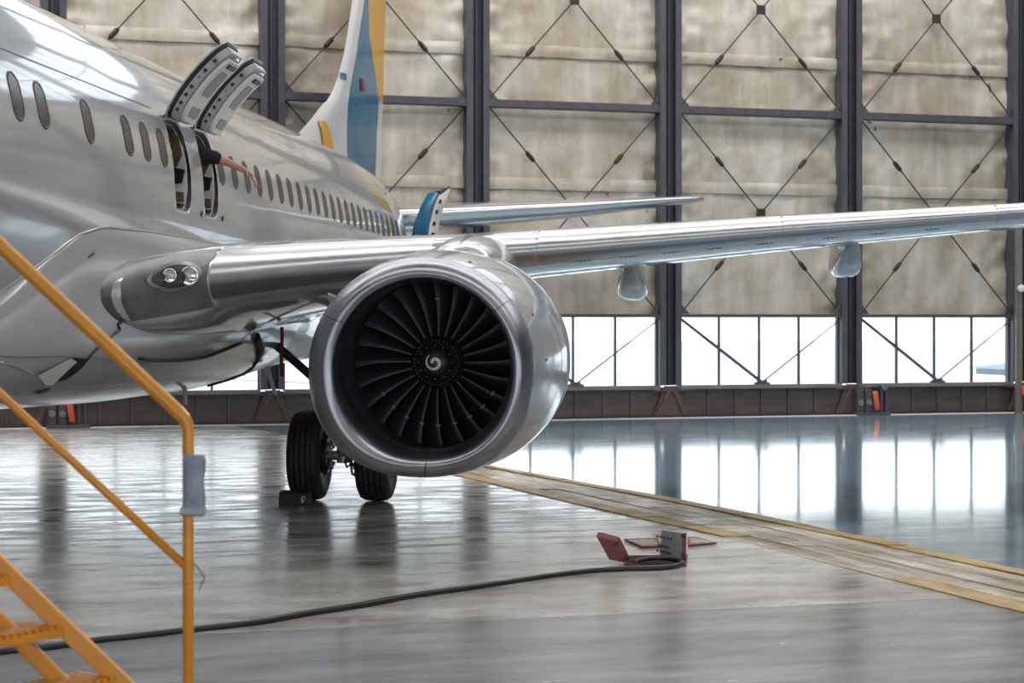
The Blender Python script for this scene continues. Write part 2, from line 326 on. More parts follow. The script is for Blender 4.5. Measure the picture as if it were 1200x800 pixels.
for (i, u), (j, u2) in zip(cols, cols[1:]):
    a, b = u+.27, u2-.27; mid = (a+b)/2
    for z in (7.10, 12.0):
        gbar('girt', a, b, z, z+.17, .0, .12, M['steel']); gbar('girt_flange', a, b, z-.015, z, -.05, .16, M['steel2'])
    gbar('girt', a, b, 2.33, 2.41, .02, .2, M['steel'])
    gbar('window_sill_beam', a, b, .66, .75, -.04, .30, M['sill'])
    # plinth: channel with flanges, separate panels and stiffeners
    gbar('plinth_flange', a-.27, b+.27, .0, .05, -.03, .30, M['steel2'])
    n = 6
    for k in range(n):
        ua = a+(b-a)*k/n; ub = a+(b-a)*(k+1)/n
        gbar('plinth_panel', ua+.006, ub-.006, .05, .655, .07+random.uniform(-.008, .008), .11, M['plinth'])
        if k: gbar('plinth_stiffener', ua-.022, ua+.022, .05, .655, .02, .07, M['steel'])
    # insulation sheets with wrinkles
    for (z0, z1) in ((2.40, 5.42), (5.36, 7.12), (7.26, 8.47), (8.40, 12.05)):
        vis = -3 <= i <= 3
        nx, nz = (44, int(14*(z1-z0))) if vis else (8, 6)
        sd = Vector((i*13.1, z0*7.7, 3.3)); v = []
        for r_ in range(nz+1):
            for c_ in range(nx+1):
                fx = c_/nx; fz = r_/nz; x = a-.02+(b-a+.04)*fx; z = z0+(z1-z0)*fz
                edge = min(fx, 1-fx); ed = math.exp(-edge*9)
                top = math.exp(-abs(1-fz)*6)*.5+math.exp(-fz*9)*.35
                q = noise.noise(Vector((x*1.1, z*.9, 0))+sd)*.035+noise.noise(Vector((x*3.5, z*2.5, 5))+sd)*.014
                q += ed*noise.noise(Vector((x*2.4, z*3.2, 9))+sd)*.12 + top*noise.noise(Vector((x*5, z*2.0, 2))+sd)*.06
                v.append((x, YS+q-(.02 if z0 in (5.36, 8.40) else 0), z+(.015*noise.noise(Vector((x*4, i, z0))) if r_ in (0, nz) else 0)))
        f = [(r_*(nx+1)+c_, r_*(nx+1)+c_+1, (r_+1)*(nx+1)+c_+1, (r_+1)*(nx+1)+c_) for r_ in range(nz) for c_ in range(nx)]
        MB().add(v, f).build('insulation_sheet', M['sheet'], wall, smooth=True, fix=False)
    # seams folded over (doubled strip)
    for z in (5.39, 8.43):
        v = []; nx = 40
        for c_ in range(nx+1):
            x = a+(b-a)*c_/nx
            for r_ in range(4):
                zz = z-.13+.09*r_+.01*noise.noise(Vector((x*2, z, i)))
                v.append((x, YS-.06-.014*(r_ in (1, 2))+noise.noise(Vector((x*3, zz*6, i)))*.02, zz))
        f = [(c_*4+r_, c_*4+r_+1, c_*4+r_+5, c_*4+r_+4) for c_ in range(nx) for r_ in range(3)]
        MB().add(v, f).build('folded_seam', M['sheet'], wall, smooth=True, fix=False)
    # cross bracing: rods with a turnbuckle each, central plate
    for zb, zt, zc in ((2.42, 7.10, 4.80), (7.27, 12.0, 9.62)):
        for su, ue in ((-1, a), (1, b)):
            for ze in (zb, zt):
                p0 = Vector((mid, .10, zc)); p1 = Vector((ue, .06, ze)); rd = MB().tube([p0, p1], .017, 6).build('brace_rod', M['rod'], wall)
                k = .52; c = p0.lerp(p1, k); dd = (p1-p0).normalized()
                MB().tube([c-dd*.16, c-dd*.10, c+dd*.10, c+dd*.16], [.02, .055, .055, .02], 8).build('turnbuckle', M['rod'], rd)
        MB().box((mid-.11, .07, zc-.11), (mid+.11, .12, zc+.11)).build('brace_plate', M['rod'], wall, bevel=.01)
        for ue in (a, b):
            s_ = 1 if ue == a else -1
            MB().prism([(ue, .05, zb), (ue+s_*.22, .05, zb), (ue, .05, zb+.26)], (0, .02, 0)).build('gusset_plate', M['steel'], wall)
    # low window bracing: flat bar one way, thin rod the other
    p0 = Vector((a, .03, 2.30)); pm = Vector((mid, .03, .80)); p1 = Vector((b, .03, 2.30)); d = (pm-p0).normalized(); nn = Vector((-d.z, 0, d.x))*.035
    MB().prism([p0-nn, pm-nn, pm+nn, p0+nn], (0, .03, 0)).build('brace_bar', M['steel'], wall)
    MB().tube([pm, p1], .017, 6).build('brace_rod', M['rod'], wall)
    MB().box((mid-.19, .0, .75), (mid+.19, .08, .80)).box((mid-.12, .0, .80), (mid+.12, .08, .85)).build('brace_foot', M['steel'], wall)
    # the window band itself
    win = wroot('window_%d' % (i+8))
    for k in range(4):
        ua = a+(b-a)*k/4; ub = a+(b-a)*(k+1)/4
        MB().box((ua+.02, .215, .76), (ub-.02, .222, 2.34)).build('pane', M['glass'], win)
        if k: MB().box((ua-.025, .18, .75), (ua+.025, .25, 2.34)).build('mullion', M['steel'], win)
    MB().box((a, .17, .75), (a+.03, .26, 2.34)).box((b-.03, .17, .75), (b, .26, 2.34)).build('window_jamb', M['steel'], win)
    # clerestory above the frame
    for k in range(4):
        ua = a+(b-a)*k/4; ub = a+(b-a)*(k+1)/4
        MB().box((ua+.02, .215, 12.3), (ub-.02, .222, 14.9)).build('pane', M['glass'], win)
        if k: MB().box((ua-.04, .16, 12.2), (ua+.04, .26, 15)).build('mullion', M['steel'], win)
    MB().box((a, .16, 13.55), (b, .26, 13.63)).build('transom', M['steel'], win)
gbar('outer_skin', U0, U1, 2.42, 12.15, .50, .56, M['sheetmetal']); gbar('outer_skin', U0, U1, -.05, .70, .32, .38, M['sheetmetal']); gbar('outer_skin', U0, U1, 14.95, HT, .30, .4, M['sheetmetal'])
gbar('outer_skin', U0, cols[0][1], .7, 15, .30, .36, M['sheetmetal']); gbar('outer_skin', cols[-1][1], U1, .7, 15, .30, .36, M['sheetmetal'])
tr = wroot('trim_1'); MB().box((U0, -.35, -.01), (U1, -.12, .012)).build('door_track', M['apron'], tr)
# the rest of the shell
wl = wroot('wall_left'); MB().box((U0-.3, -DEPTH, 0), (U0, 0, HT)).build('cladding', M['sheetmetal'], wl)
wr = wroot('wall_right'); MB().box((U1, -DEPTH, 0), (U1+.3, 0, HT)).build('cladding', M['sheetmetal'], wr)
ce = wroot('ceiling'); MB().box((U0, -DEPTH, HT), (U1, .4, HT+.2)).build('roof_deck', M['sheetmetal'], ce)
wf = wroot('front_light_block'); MB().box((U0, -DEPTH-.3, 7.5), (U1, -DEPTH, HT)).build('light_block_panel', M['sheetmetal'], wf)  # unseen header added over the open end to cut the front light
for d in range(5, 60, 6): MB().box((U0, -d-.1, HT-.5), (U1, -d+.1, HT)).build('roof_beam', M['steel'], ce)

def onwall(u, y, z): return (u, y, z)
# ---- loose equipment along the wall ----
def on_u(x, y=0.0):                                   # wall coordinate u at image column x
    q = (x-600)/FPX; X = q*42.6/(1-.3016*q); return X/WU.x
def wthing(name, x, label, cat, y=-.2, group=None):
    p = wall2world(on_u(x), -y, 0); o = empty(name, p, WROT); return tag(o, label, cat, group)
def trolley(x, label, mirror=1):
    t = wthing('door_drive', x, label, 'machine', y=-.36, group=None)
    MB().box((-.45, 0, 0), (.45, .2, .07)).build('base_frame', M['steel'], t, bevel=.01)
    for u in (-.33, -.12): 
        m = MB(); m.box((u-.09, .04, .07), (u+.09, .18, .62)); m.build('housing', M['steel'], t, bevel=.015)
        MB().lathe([(-.03, .0), (-.03, .07), (.0, .08), (.0, 0)], (u, .03, .30), 'y', 14).build('wheel_cap', M['sill'], t)
    MB().box((.20, .05, .07), (.24, .15, .70)).box((.33, .05, .07), (.37, .15, .62)).box((.18, .05, .55), (.40, .12, .59)).build('lever_frame', M['steel'], t)
    MB().lathe([(-.03, 0), (-.03, .07), (.03, .07), (.03, 0)], (.30*mirror, .05, .66), 'y', 16).build('pulley', M['sill'], t)
    v = []
    for k in range(9):
        a = k/8; z = .12+.46*a; u = .02+.06*sin(a*PI*.5)*-mirror; v += [(u, -.02-.03*sin(a*PI), z), (u+.13, -.02-.03*sin(a*PI), z)]
    MB().add(v, [(2*k, 2*k+1, 2*k+3, 2*k+2) for k in range(8)]).build('guard_plate', M['orange'], t, smooth=True, solid=.015)
    return t
trolley(1016, 'door drive unit with curved orange guard, right of the grey pillar base')
t2 = trolley(79, 'door drive unit with orange guard and red lamp, seen under the belly at far left')
MB().box((.10, -.02, .66), (.26, .08, .80)).build('red_lamp', mat('red_lens', (.55, .01, .05), .2), t2, bevel=.01)
# services on the right pillar
t = wthing('service_post', 1183, 'weathered grey vertical service duct on the far right pillar', 'post', y=-.46)
MB().box((-.08, 0, 0), (.08, .1, 4.6)).build('duct', M['sill'], t, bevel=.01)
MB().tube([(-.02, -.02, 0), (-.02, -.02, 1.2), (-.02, -.02, 2.9)], .018, 8).build('conduit', M['sill'], t)
MB().lathe([(0, 0), (0, .07), (-.10, .09), (-.12, 0)], (-.02, -.02, 3.05), 'y', 16).build('lamp_head', M['white'], t)
t = wthing('junction_box', 1190, 'small orange-red box on the far right service duct', 'box', y=-.62)
MB().box((-.17, 0, .45), (.15, .1, .68)).build('case', M['orange'], t, bevel=.012); MB().box((-.02, .0, 0), (.02, .04, .45)).build('stalk', M['rust'], t)
t = wthing('control_cabinet', 1204, 'white control cabinet cut by the right edge of the picture', 'cabinet', y=-.75)
MB().box((-.18, 0, .1), (.5, .22, 2.0)).build('case', M['white'], t, bevel=.015); MB().box((-.22, -.02, 1.70), (-.08, .06, 1.86)).build('beacon', M['white'], t, bevel=.02); MB().box((-.18, 0, 0), (.5, .22, .1)).build('foot', M['steel'], t)
# a shed beyond the panes at far right
sh = tag(empty('distant_shed', (21.9, 78, -.06), WROT), 'blurred blue-grey building outside the last window pane on the right', 'building')
MB().box((0, 0, 0), (9, 5, .25)).build('shed_wall', M['concretebox'], sh); MB().prism([(-.4, -.4, .25), (-.4, 5.4, .25), (1.2, 2.5, .62)], (9.4, 0, 0)).build('shed_roof', mat('blue_roof', (.16, .24, .34), .6), sh)

# ============================================================ THE AIRLINER
AO = Vector((-4.978, 23.67, 0)); TH = math.atan(205/FPX)
air = tag(empty('airliner', AO, -TH), 'white twin-engine passenger jet parked with open overwing hatches', 'airplane')
def A2W(p, t, z): return AO+Vector((cos(TH), -sin(TH), 0))*p+Vector((sin(TH), cos(TH), 0))*t+Vector((0, 0, z))
def W2A(v):
    d = Vector(v)-AO; return Vector((d.x*cos(TH)-d.y*sin(TH), d.x*sin(TH)+d.y*cos(TH), d.z))
RF = 1.88
def lerpT(T, t):
    if t <= T[0][0]: return T[0][1:]
    for a, b in zip(T, T[1:]):
        if t <= b[0]:
            k = (t-a[0])/(b[0]-a[0]); k = k*k*(3-2*k) if len(T) < 0 else k
            return tuple(a[i]+(b[i]-a[i])*k for i in range(1, len(a)))
    return T[-1][1:]
#           t    half-width  z-centre  up   down
FT = [(-19.8, .05, 2.75, .05, .05), (-19.5, .5, 2.80, .45, .5), (-18.6, 1.0, 3.0, .85, 1.05), (-17.3, 1.5, 3.3, 1.35, 1.6), (-15.8, 1.8, 3.55, 1.78, 2.0), (-14.5, RF, 3.65, RF, 2.12),
      (11.2, RF, 3.63, RF, 2.12), (12.4, 1.84, 3.62, 1.85, 2.0), (13.3, 1.70, 3.64, 1.78, 1.72), (14.4, 1.38, 3.72, 1.62, 1.2), (15.6, .95, 3.9, 1.3, .8), (16.8, .55, 4.15, .85, .5), (17.5, .3, 4.3, .4, .3)]
def fus(t, phi, off=0.):
    a, zc, up, dn = lerpT(FT, t); c = cos(phi)
    return Vector(((a+off)*sin(phi), t, zc+((up if c > 0 else dn)+off)*c))
def phi_z(t, z):
    a, zc, up, dn = lerpT(FT, t); c = (z-zc)/(up if z > zc else dn); return math.acos(max(-1, min(1, c)))
ZW = 4.0; ZB, ZT = 3.39, 4.37
EX = [(-4.10, -3.45), (-2.93, -2.30)]
ts = sorted(set([-19.8, -19.65, -19.5, -19.2, -18.9, -18.6, -18.2, -17.7, -17.3, -16.8, -16.3, -15.8, -15.2, -14.5]+[-14.5+.65*k for k in range(1, 16)]+[e for x in EX for e in x]+[-1.8+.6*k for k in range(0, 23)]+[11.4, 11.8, 12.1, 12.4, 12.8, 13.3, 13.8, 14.4, 15, 15.6, 16.2, 16.8, 17.5]))
NP = 72
def fus_row(t):
    pb, pt = phi_z(t, ZB) if -6 < t < 0 else 1.662, phi_z(t, ZT) if -6 < t < 0 else 1.10
    base = [pt*k/14 for k in range(14)]+[pt+(pb-pt)*k/8 for k in range(8)]+[pb+(PI-pb)*k/18 for k in range(19)]
    return [fus(t, a) for a in base]+[fus(t, -a) for a in reversed(base[1:-1])]
rows = [fus_row(t) for t in ts]; n = len(rows[0]); v = [p for r_ in rows for p in r_]; f = []
for i in range(len(ts)-1):
    hole = any(abs(ts[i]-e0) < 1e-6 for e0, e1 in EX)
    for k in range(n):
        if hole and 14 <= k < 22: continue
        f.append((i*n+k, i*n+(k+1) % n, (i+1)*n+(k+1) % n, (i+1)*n+k))
# paint with the gold band: livery painted on the skin
def fuse_paint():
    m = M['paint'].copy(); m.name = 'fuselage_paint_with_gold_band'; N = m.node_tree.nodes; L = m.node_tree.links; b = N['Principled BSDF']
    tc = [x for x in N if x.type == 'TEX_COORD'][0]; s = N.new('ShaderNodeSeparateXYZ'); L.new(tc.outputs['Object'], s.inputs[0])
    def math_(op, a, b_):
        q = N.new('ShaderNodeMath'); q.operation = op
        for i, x in enumerate((a, b_)):
            if isinstance(x, (int, float)): q.inputs[i].default_value = x
            else: L.new(x, q.inputs[i])
        return q.outputs[0]
    tt = math_('ADD', s.outputs['Y'], math_('MULTIPLY', math_('SUBTRACT', s.outputs['Z'], 4.0), .42))
    band = math_('MULTIPLY', math_('GREATER_THAN', tt, 9.9), math_('LESS_THAN', tt, 10.75))
    old = b.inputs['Base Color'].links[0].from_socket; mx = N.new('ShaderNodeMix'); mx.data_type = 'RGBA'
    L.new(band, mx.inputs[0]); L.new(old, mx.inputs[6]); mx.inputs[7].default_value = (.66, .40, .10, 1)
    blu = math_('GREATER_THAN', math_('SUBTRACT', s.outputs['Y'], math_('MULTIPLY', s.outputs['Z'], .9)), 8.6)
    mx2 = N.new('ShaderNodeMix'); mx2.data_type = 'RGBA'; L.new(blu, mx2.inputs[0]); L.new(mx.outputs[2], mx2.inputs[6]); mx2.inputs[7].default_value = (.03, .14, .30, 1)
    L.new(mx2.outputs[2], b.inputs['Base Color']); return m
M['fuse'] = fuse_paint()
fobj = MB().add(v, f).build('fuselage', M['fuse'], air, smooth=True)
# lap joints and butt joints: thin recessed-looking strips
def strip_t(z, t0, t1, wd, name='lap_joint', m='seam', off=.003):
    v = []; k = int((t1-t0)/.4)+2
    for i in range(k):
        t = t0+(t1-t0)*i/(k-1); a = phi_z(t, z); v += [fus(t, a-wd/2/RF, off), fus(t, a+wd/2/RF, off)]
    MB().add(v, [(2*i, 2*i+1, 2*i+3, 2*i+2) for i in range(k-1)]).build(name, M[m], fobj, smooth=True)
strip_t(4.42, -15, -4.4, .010); strip_t(4.9, -1.6, 11, .004)
def strip_phi(t, z0, z1, wd=.007):
    a0, a1 = phi_z(t, z0), phi_z(t, z1); v = []
    for i in range(15):
        a = a0+(a1-a0)*i/14; v += [fus(t-wd/2, a, .003), fus(t+wd/2, a, .003)]
    MB().add(v, [(2*i, 2*i+1, 2*i+3, 2*i+2) for i in range(14)]).build('butt_joint', M['seam'], fobj, smooth=True)
for t in (-6.15, 1.2, 5.6): strip_phi(t, 5.3, 3.12, .002)
# cabin windows
wmesh = None
def rrect(w, h, r, n=5):
    pts = []
    for cx, cy, a0 in ((w/2-r, h/2-r, 0), (-w/2+r, h/2-r, 90), (-w/2+r, -h/2+r, 180), (w/2-r, -h/2+r, 270)):
        for k in range(n+1): a = R(a0+90*k/n); pts.append((cx+r*cos(a), cy+r*sin(a)))
    return pts
def window(t0, zc):
    o1 = rrect(.262, .400, .125, 6); o2 = rrect(.232, .370, .112, 6); m = MB()
    def pt(dt, dz, off): return fus(t0+dt, phi_z(t0+dt, zc+dz), off)
    k = len(o1); v = [pt(a, b, .006) for a, b in o1]+[pt(a, b, .007) for a, b in o2]+[pt(a, b, -.012) for a, b in o2]+[pt(a*1.02, b*1.02, -.004) for a, b in o1]
    m.add(v, [(r_*k+i, r_*k+(i+1) % k, (r_+1)*k+(i+1) % k, (r_+1)*k+i) for r_ in range(2) for i in range(k)]+[(3*k+i, 3*k+(i+1) % k, (i+1) % k, i) for i in range(k)])
    fr = m.build('cabin_window', M['winframe'], air, smooth=True)
    # pane: slightly bulged strips
    v = []
    for j in range(9):
        dz = .183*(1-2*j/8); hw = .114*math.sqrt(max(.02, 1-max(0, (abs(dz)-.072)/.113)**2))
        v += [pt(-hw, dz, .0035), pt(0, dz, .005), pt(hw, dz, .0035)]
    MB().add(v, [(3*j+i, 3*j+i+1, 3*j+i+4, 3*j+i+3) for j in range(8) for i in (0, 1)]).build('pane', M['glassdark'], fr, smooth=True)
wts = [-2.05+.64*n_-.002*n_*n_ for n_ in range(0, 23)]+[-2.05+.595*n_ for n_ in (-4, -5, -6, -8, -10, -11, -12, -13, -14, -15, -16)]
for t in wts: window(t, ZW-.006*(t+2))
# overwing exits
for ei, (e0, e1) in enumerate(EX):
    tc_, wd, ht = (e0+e1)/2, e1-e0, ZT-ZB
    def pt(dt, s, off):
        z = (ZB+ZT)/2+s; return fus(tc_+dt, phi_z(tc_+dt, z), off)
    def sect(w_, h_, r_): return rrect(w_, h_, r_, 6)
    oA, oB, oC = sect(wd+.04, ht+.04, .03), sect(wd-.03, ht-.03, .17), sect(wd-.075, ht-.075, .15)
    k = len(oA); v = []
    for o_, of in ((oA, .004), (oB, .006), (oB, -.05), (oC, -.05), (oC, -.2)): v += [pt(a, b, of) for a, b in o_]
    fr = MB().add(v, [(r_*k+i, r_*k+(i+1) % k, (r_+1)*k+(i+1) % k, (r_+1)*k+i) for r_ in range(4) for i in range(k)]).build('exit_frame', M['gearpaint'], air, smooth=True)
    fr.data.materials.append(M['rubber']); fr.data.materials.append(M['paint'])
    for q in range(len(fr.data.polygons)): fr.data.polygons[q].material_index = (2, 1, 0, 1)[q//k]
    # aft jamb dressed with lining, brown insulation and latches (seen from the front through the opening)
    y1 = e1-.045
    def jamb(name, pts, m, th=-.02): MB().prism([(p_, y1, z_) for p_, z_ in pts], (0, th, 0)).build(name, m, fr)
    jamb('jamb_panel', [(1.30, 3.42), (1.82, 3.42), (1.85, 3.65), (1.84, 3.9), (1.80, 4.1), (1.70, 4.32), (1.25, 4.32)], M['liningw'])
    jamb('insulation_strip', [(1.62, 3.78), (1.70, 3.80), (1.80, 4.02), (1.76, 4.2), (1.66, 4.34), (1.60, 4.2), (1.70, 4.05), (1.66, 3.92)], M['brown'], -.035)
    jamb('lower_bracket', [(1.66, 3.70), (1.80, 3.72), (1.83, 3.86), (1.72, 3.88)], M['darkmetal'], -.05)
    jamb('sill_block', [(1.56, 3.52), (1.82, 3.52), (1.82, 3.62), (1.58, 3.64)], M['brown'], -.06)
    # the hatch, swung up about its upper edge
    hx, hz = fus(tc_, phi_z(tc_, ZT))[0]+.03, ZT+.03; ang = R(132)
    hat = empty('exit_hatch', (hx, tc_, hz), 0, air); hat.rotation_euler = (0, -ang, 0); hat.location.z -= .03; hat.location.x -= .06; hat.scale = (1.08, 1, 1.08)
    cz = 3.65; aT, aB = phi_z(tc_, ZT), phi_z(tc_, ZB)
    def hp(dt, s, depth):                     # s: 0 hinge .. 1 lower edge
        a = aT+(aB-aT)*s; rr_ = RF-depth; return Vector((rr_*sin(a)-hx, dt, cz+rr_*cos(a)-hz))
    def slab(name, w_, s0, s1, d0, d1, m, bev=.012, ns=12, cor=.0):
        secs = []
        for j in range(ns+1):
            s = s0+(s1-s0)*j/ns; e_ = min(j, ns-j); ww = w_-(cor*(1-min(1, e_/2.)**.5) if cor else 0)
            secs.append([hp(-ww/2, s, d0), hp(ww/2, s, d0), hp(ww/2, s, d1), hp(-ww/2, s, d1)])
        return MB().loft(secs).build(name, m, hat, auto=40, bevel=bev)
    slab('outer_skin', wd-.02, .0, 1.0, 0, .018, M['paint'], .004, 16, .16)
    slab('gasket', wd-.06, .02, .98, .018, .045, M['rubber'], .004, 16, .16)
    slab('hatch_core', wd-.09, .03, .97, .045, .13, M['concretebox'], .01, 16, .14)
    slab('inner_lining', wd-.15, .05, .90, .13, .175, M['liningw'], .012, 16, .10)
    slab('armrest_recess', wd-.34, .40, .74, .172, .181, M['greyrec'], .006, 8, .06)
    slab('window_shade', wd-.33, .12, .25, .172, .184, M['greyrec'], .006, 6, .04)
    slab('handle_cover', wd-.36, .80, .86, .17, .19, M['black'], .006, 4)
    for s in (.14, .22, .32, .42, .55, .64, .78):
        c = hp(-wd/2+.035, s, .09); MB().box(c-Vector((.014, .018, .016)), c+Vector((.014, .018, .016))).build('latch', M['chrome' if int(s*100) % 2 else 'darkmetal'], hat, bevel=.005)
    c = hp(0, .93, .15); MB().tube([c+Vector((.0, -.08, 0)), c+Vector((.05, -.05, .0)), c+Vector((.05, .05, .0)), c+Vector((0, .08, 0))], .012, 8).build('pull_handle', M['chrome'], hat)
    # hinge arms
    for dt in (-.2, .2): MB().tube([(hx-.08, tc_+dt, hz-.07), (hx+.02, tc_+dt, hz+.03), Vector((hx, tc_+dt, hz))+Matrix.Rotation(-ang, 3, 'Y') @ hp(0, .06, .06)], .018, 8).build('hinge_arm', M['darkmetal'], fr)
MB().box((-1.6, -8, 2.95), (1.72, 4, 3.0)).build('cabin_floor', M['greyrec'], air)
for t in (-3.62+.62, -2.07): 
    a = fus(t-.0, phi_z(t, 3.42), .006); MB().box(a-Vector((.012, .018, .03)), a+Vector((.006, .018, .03))).build('static_port', M['darkmetal'], air)
# wing-body fairing ---------------------------------------------------------------
#        t     A    ztop  zmid   zbot
BT = [(-9.9, .95, 1.85, 1.75, 1.54), (-9.1, 1.36, 2.19, 2.0, 1.50), (-8.4, 1.62, 2.42, 2.1, 1.47), (-7.7, 1.76, 2.72, 2.15, 1.44), (-7.0, 1.84, 3.0, 2.2, 1.42), (-6.3, 1.87, 3.12, 2.2, 1.40), (-5.0, 1.93, 3.14, 2.2, 1.37),
      (-3.0, 2.08, 3.14, 2.35, 1.33), (-.5, 2.14, 3.1, 2.3, 1.33), (1.0, 2.08, 3.1, 2.3, 1.38), (2.5, 1.96, 3.05, 2.3, 1.44), (4.0, 1.8, 2.95, 2.25, 1.49), (6.0, 1.45, 2.4, 2.0, 1.53)]
def fair_sec(t):
    A, zt, zm, zb = lerpT(BT, t); a, zc, up, dn = lerpT(FT, t)
    pf = fus(t, phi_z(t, zt), -.01); pts = []
    for k in range(11):
        s = k/10; q = min(s*PI/2, PI/2-1e-6); pts.append((pf.x+(A-pf.x)*sin(q)**1.15, t, zt+(zm-zt)*(1-cos(q))))
    for k in range(1, 19):
        q = min(k/18, .99999)*PI/2; pts.append((A*cos(q)**.80, t, zm+(zb-zm)*sin(q)**.86))
    return [Vector(x) for x in pts]
def fair_full(t):
    s = fair_sec(t); return s+[Vector((-p.x, p.y, p.z)) for p in reversed(s[:-1])]
bt = [-9.9+.25*k for k in range(64)]
fair_obj = MB().loft([fair_full(t) for t in bt], closed=False).build('wing_body_fairing', M['belly'], air, smooth=True)
fair_bvh = BVHTree.FromPolygons([tuple(x) for x in [q.co for q in fair_obj.data.vertices]], [tuple(p.vertices) for p in fair_obj.data.polygons])
fus_bvh = BVHTree.FromPolygons([tuple(q.co) for q in fobj.data.vertices], [tuple(p.vertices) for p in fobj.data.polygons])
def cast(x, y, bvh=None, off=.006):               # where the sight line through a photograph point meets the hull
    o = W2A((0, 0, CAMZ)); d = (W2A(P(x, y, 10))-o).normalized(); best = None
    for b in ([bvh] if bvh else [fair_bvh, fus_bvh]):
        h = b.ray_cast(o, d)
        if h[0] is not None and (best is None or h[3] < best[3]): best = h
    if best is None: return None
    nn = best[1] if best[1].dot(d) < 0 else -best[1]
    return best[0]+nn*off
def hull_strip(name, pts, wd, m, parent, bvh=None, r=None):
    ps = [cast(x, y, bvh) for x, y in pts]; ps = [p for p in ps if p is not None]
    if isinstance(r, list): r = r[:len(ps)]
    if len(ps) > 1: return MB().tube(ps, r or wd, 6).build(name, m, parent, smooth=True)
def dens(pts, n=6):
    out = []
    for a, b in zip(pts, pts[1:]): out += [(a[0]+(b[0]-a[0])*k/n, a[1]+(b[1]-a[1])*k/n) for k in range(n)]
    return out+[pts[-1]]
def hull_patch(name, pts, m, parent, off=.008, bvh=None):
    ps = [cast(x, y, bvh, off) for x, y in pts]
    if any(p is None for p in ps): return None
    c = sum(ps, Vector())/len(ps); return MB().add([c]+ps, [(0, 1+i, 1+(i+1) % len(ps)) for i in range(len(ps))]).build(name, m, parent, fix=False)
# raised upper edge of the fairing
m_ = MB(); edge = [fair_sec(t)[0]+Vector((.012, 0, .0)) for t in bt]; m_.tube(edge, .014, 6).build('fairing_edge_seal', M['belly'], fair_obj, smooth=True)
# ------------------------------------------------------------ wings
#       p      tLE    zLE   chord  thick
WT = [(1.55, -7.0, 2.44, 9.7, .76), (1.75, -6.85, 2.46, 9.5, .82), (1.92, -6.3, 2.50, 9.0, .88), (2.03, -5.6, 2.56, 8.3, .92), (2.13, -4.95, 2.61, 7.6, .93), (2.25, -4.38, 2.66, 7.0, .92), (2.5, -4.02, 2.71, 6.7, .88), (3.2, -3.58, 2.80, 6.1, .78), (4.2, -2.98, 2.91, 5.35, .66), (5.26, -2.39, 3.02, 4.8, .56), (5.9, -2.03, 3.08, 4.45, .53),
      (8.29, -.72, 3.32, 3.75, .44), (11.36, .92, 3.60, 2.9, .33), (14.2, 2.45, 3.92, 2.1, .24), (17.1, 4.0, 4.22, 1.4, .15)]
def yt(x): return 5*(.2969*math.sqrt(x)-.1260*x-.3516*x*x+.2843*x**3-.1015*x**4)
def wpt(p, x, side, off=0.):                      # side +1 upper, -1 lower, x chord fraction
    tl, zl, ch, th = lerpT(WT, p); y = yt(x)*th
    z = zl+(y*1.02 if side > 0 else -y*.98)+ .03*ch*x*(1-x)*.6 - .02*ch*x*x - (.012*ch*x if p < 5 else 0)
    if off:
        e = max(0, 1-x*8); z += side*off*(1-.6*e); tl -= off*e
    return Vector((p, tl+x*ch, z))
xs = [0, .0015, .005, .01, .018, .03, .045, .065, .09, .12, .16, .22, .30, .40, .52, .64, .76, .87, .95, 1.0]
def wsec(p): return [wpt(p, x, 1) for x in reversed(xs)]+[wpt(p, x, -1) for x in xs[1:-1]]
wps = [1.55, 1.65, 1.75, 1.83, 1.92, 1.98, 2.03, 2.08, 2.13, 2.19, 2.25, 2.35, 2.5, 2.85, 3.2, 3.7, 4.2, 4.7, 5.26, 5.6, 5.9, 7.1, 8.29, 9.8, 11.36, 12.8, 14.2, 15.6, 17.1]
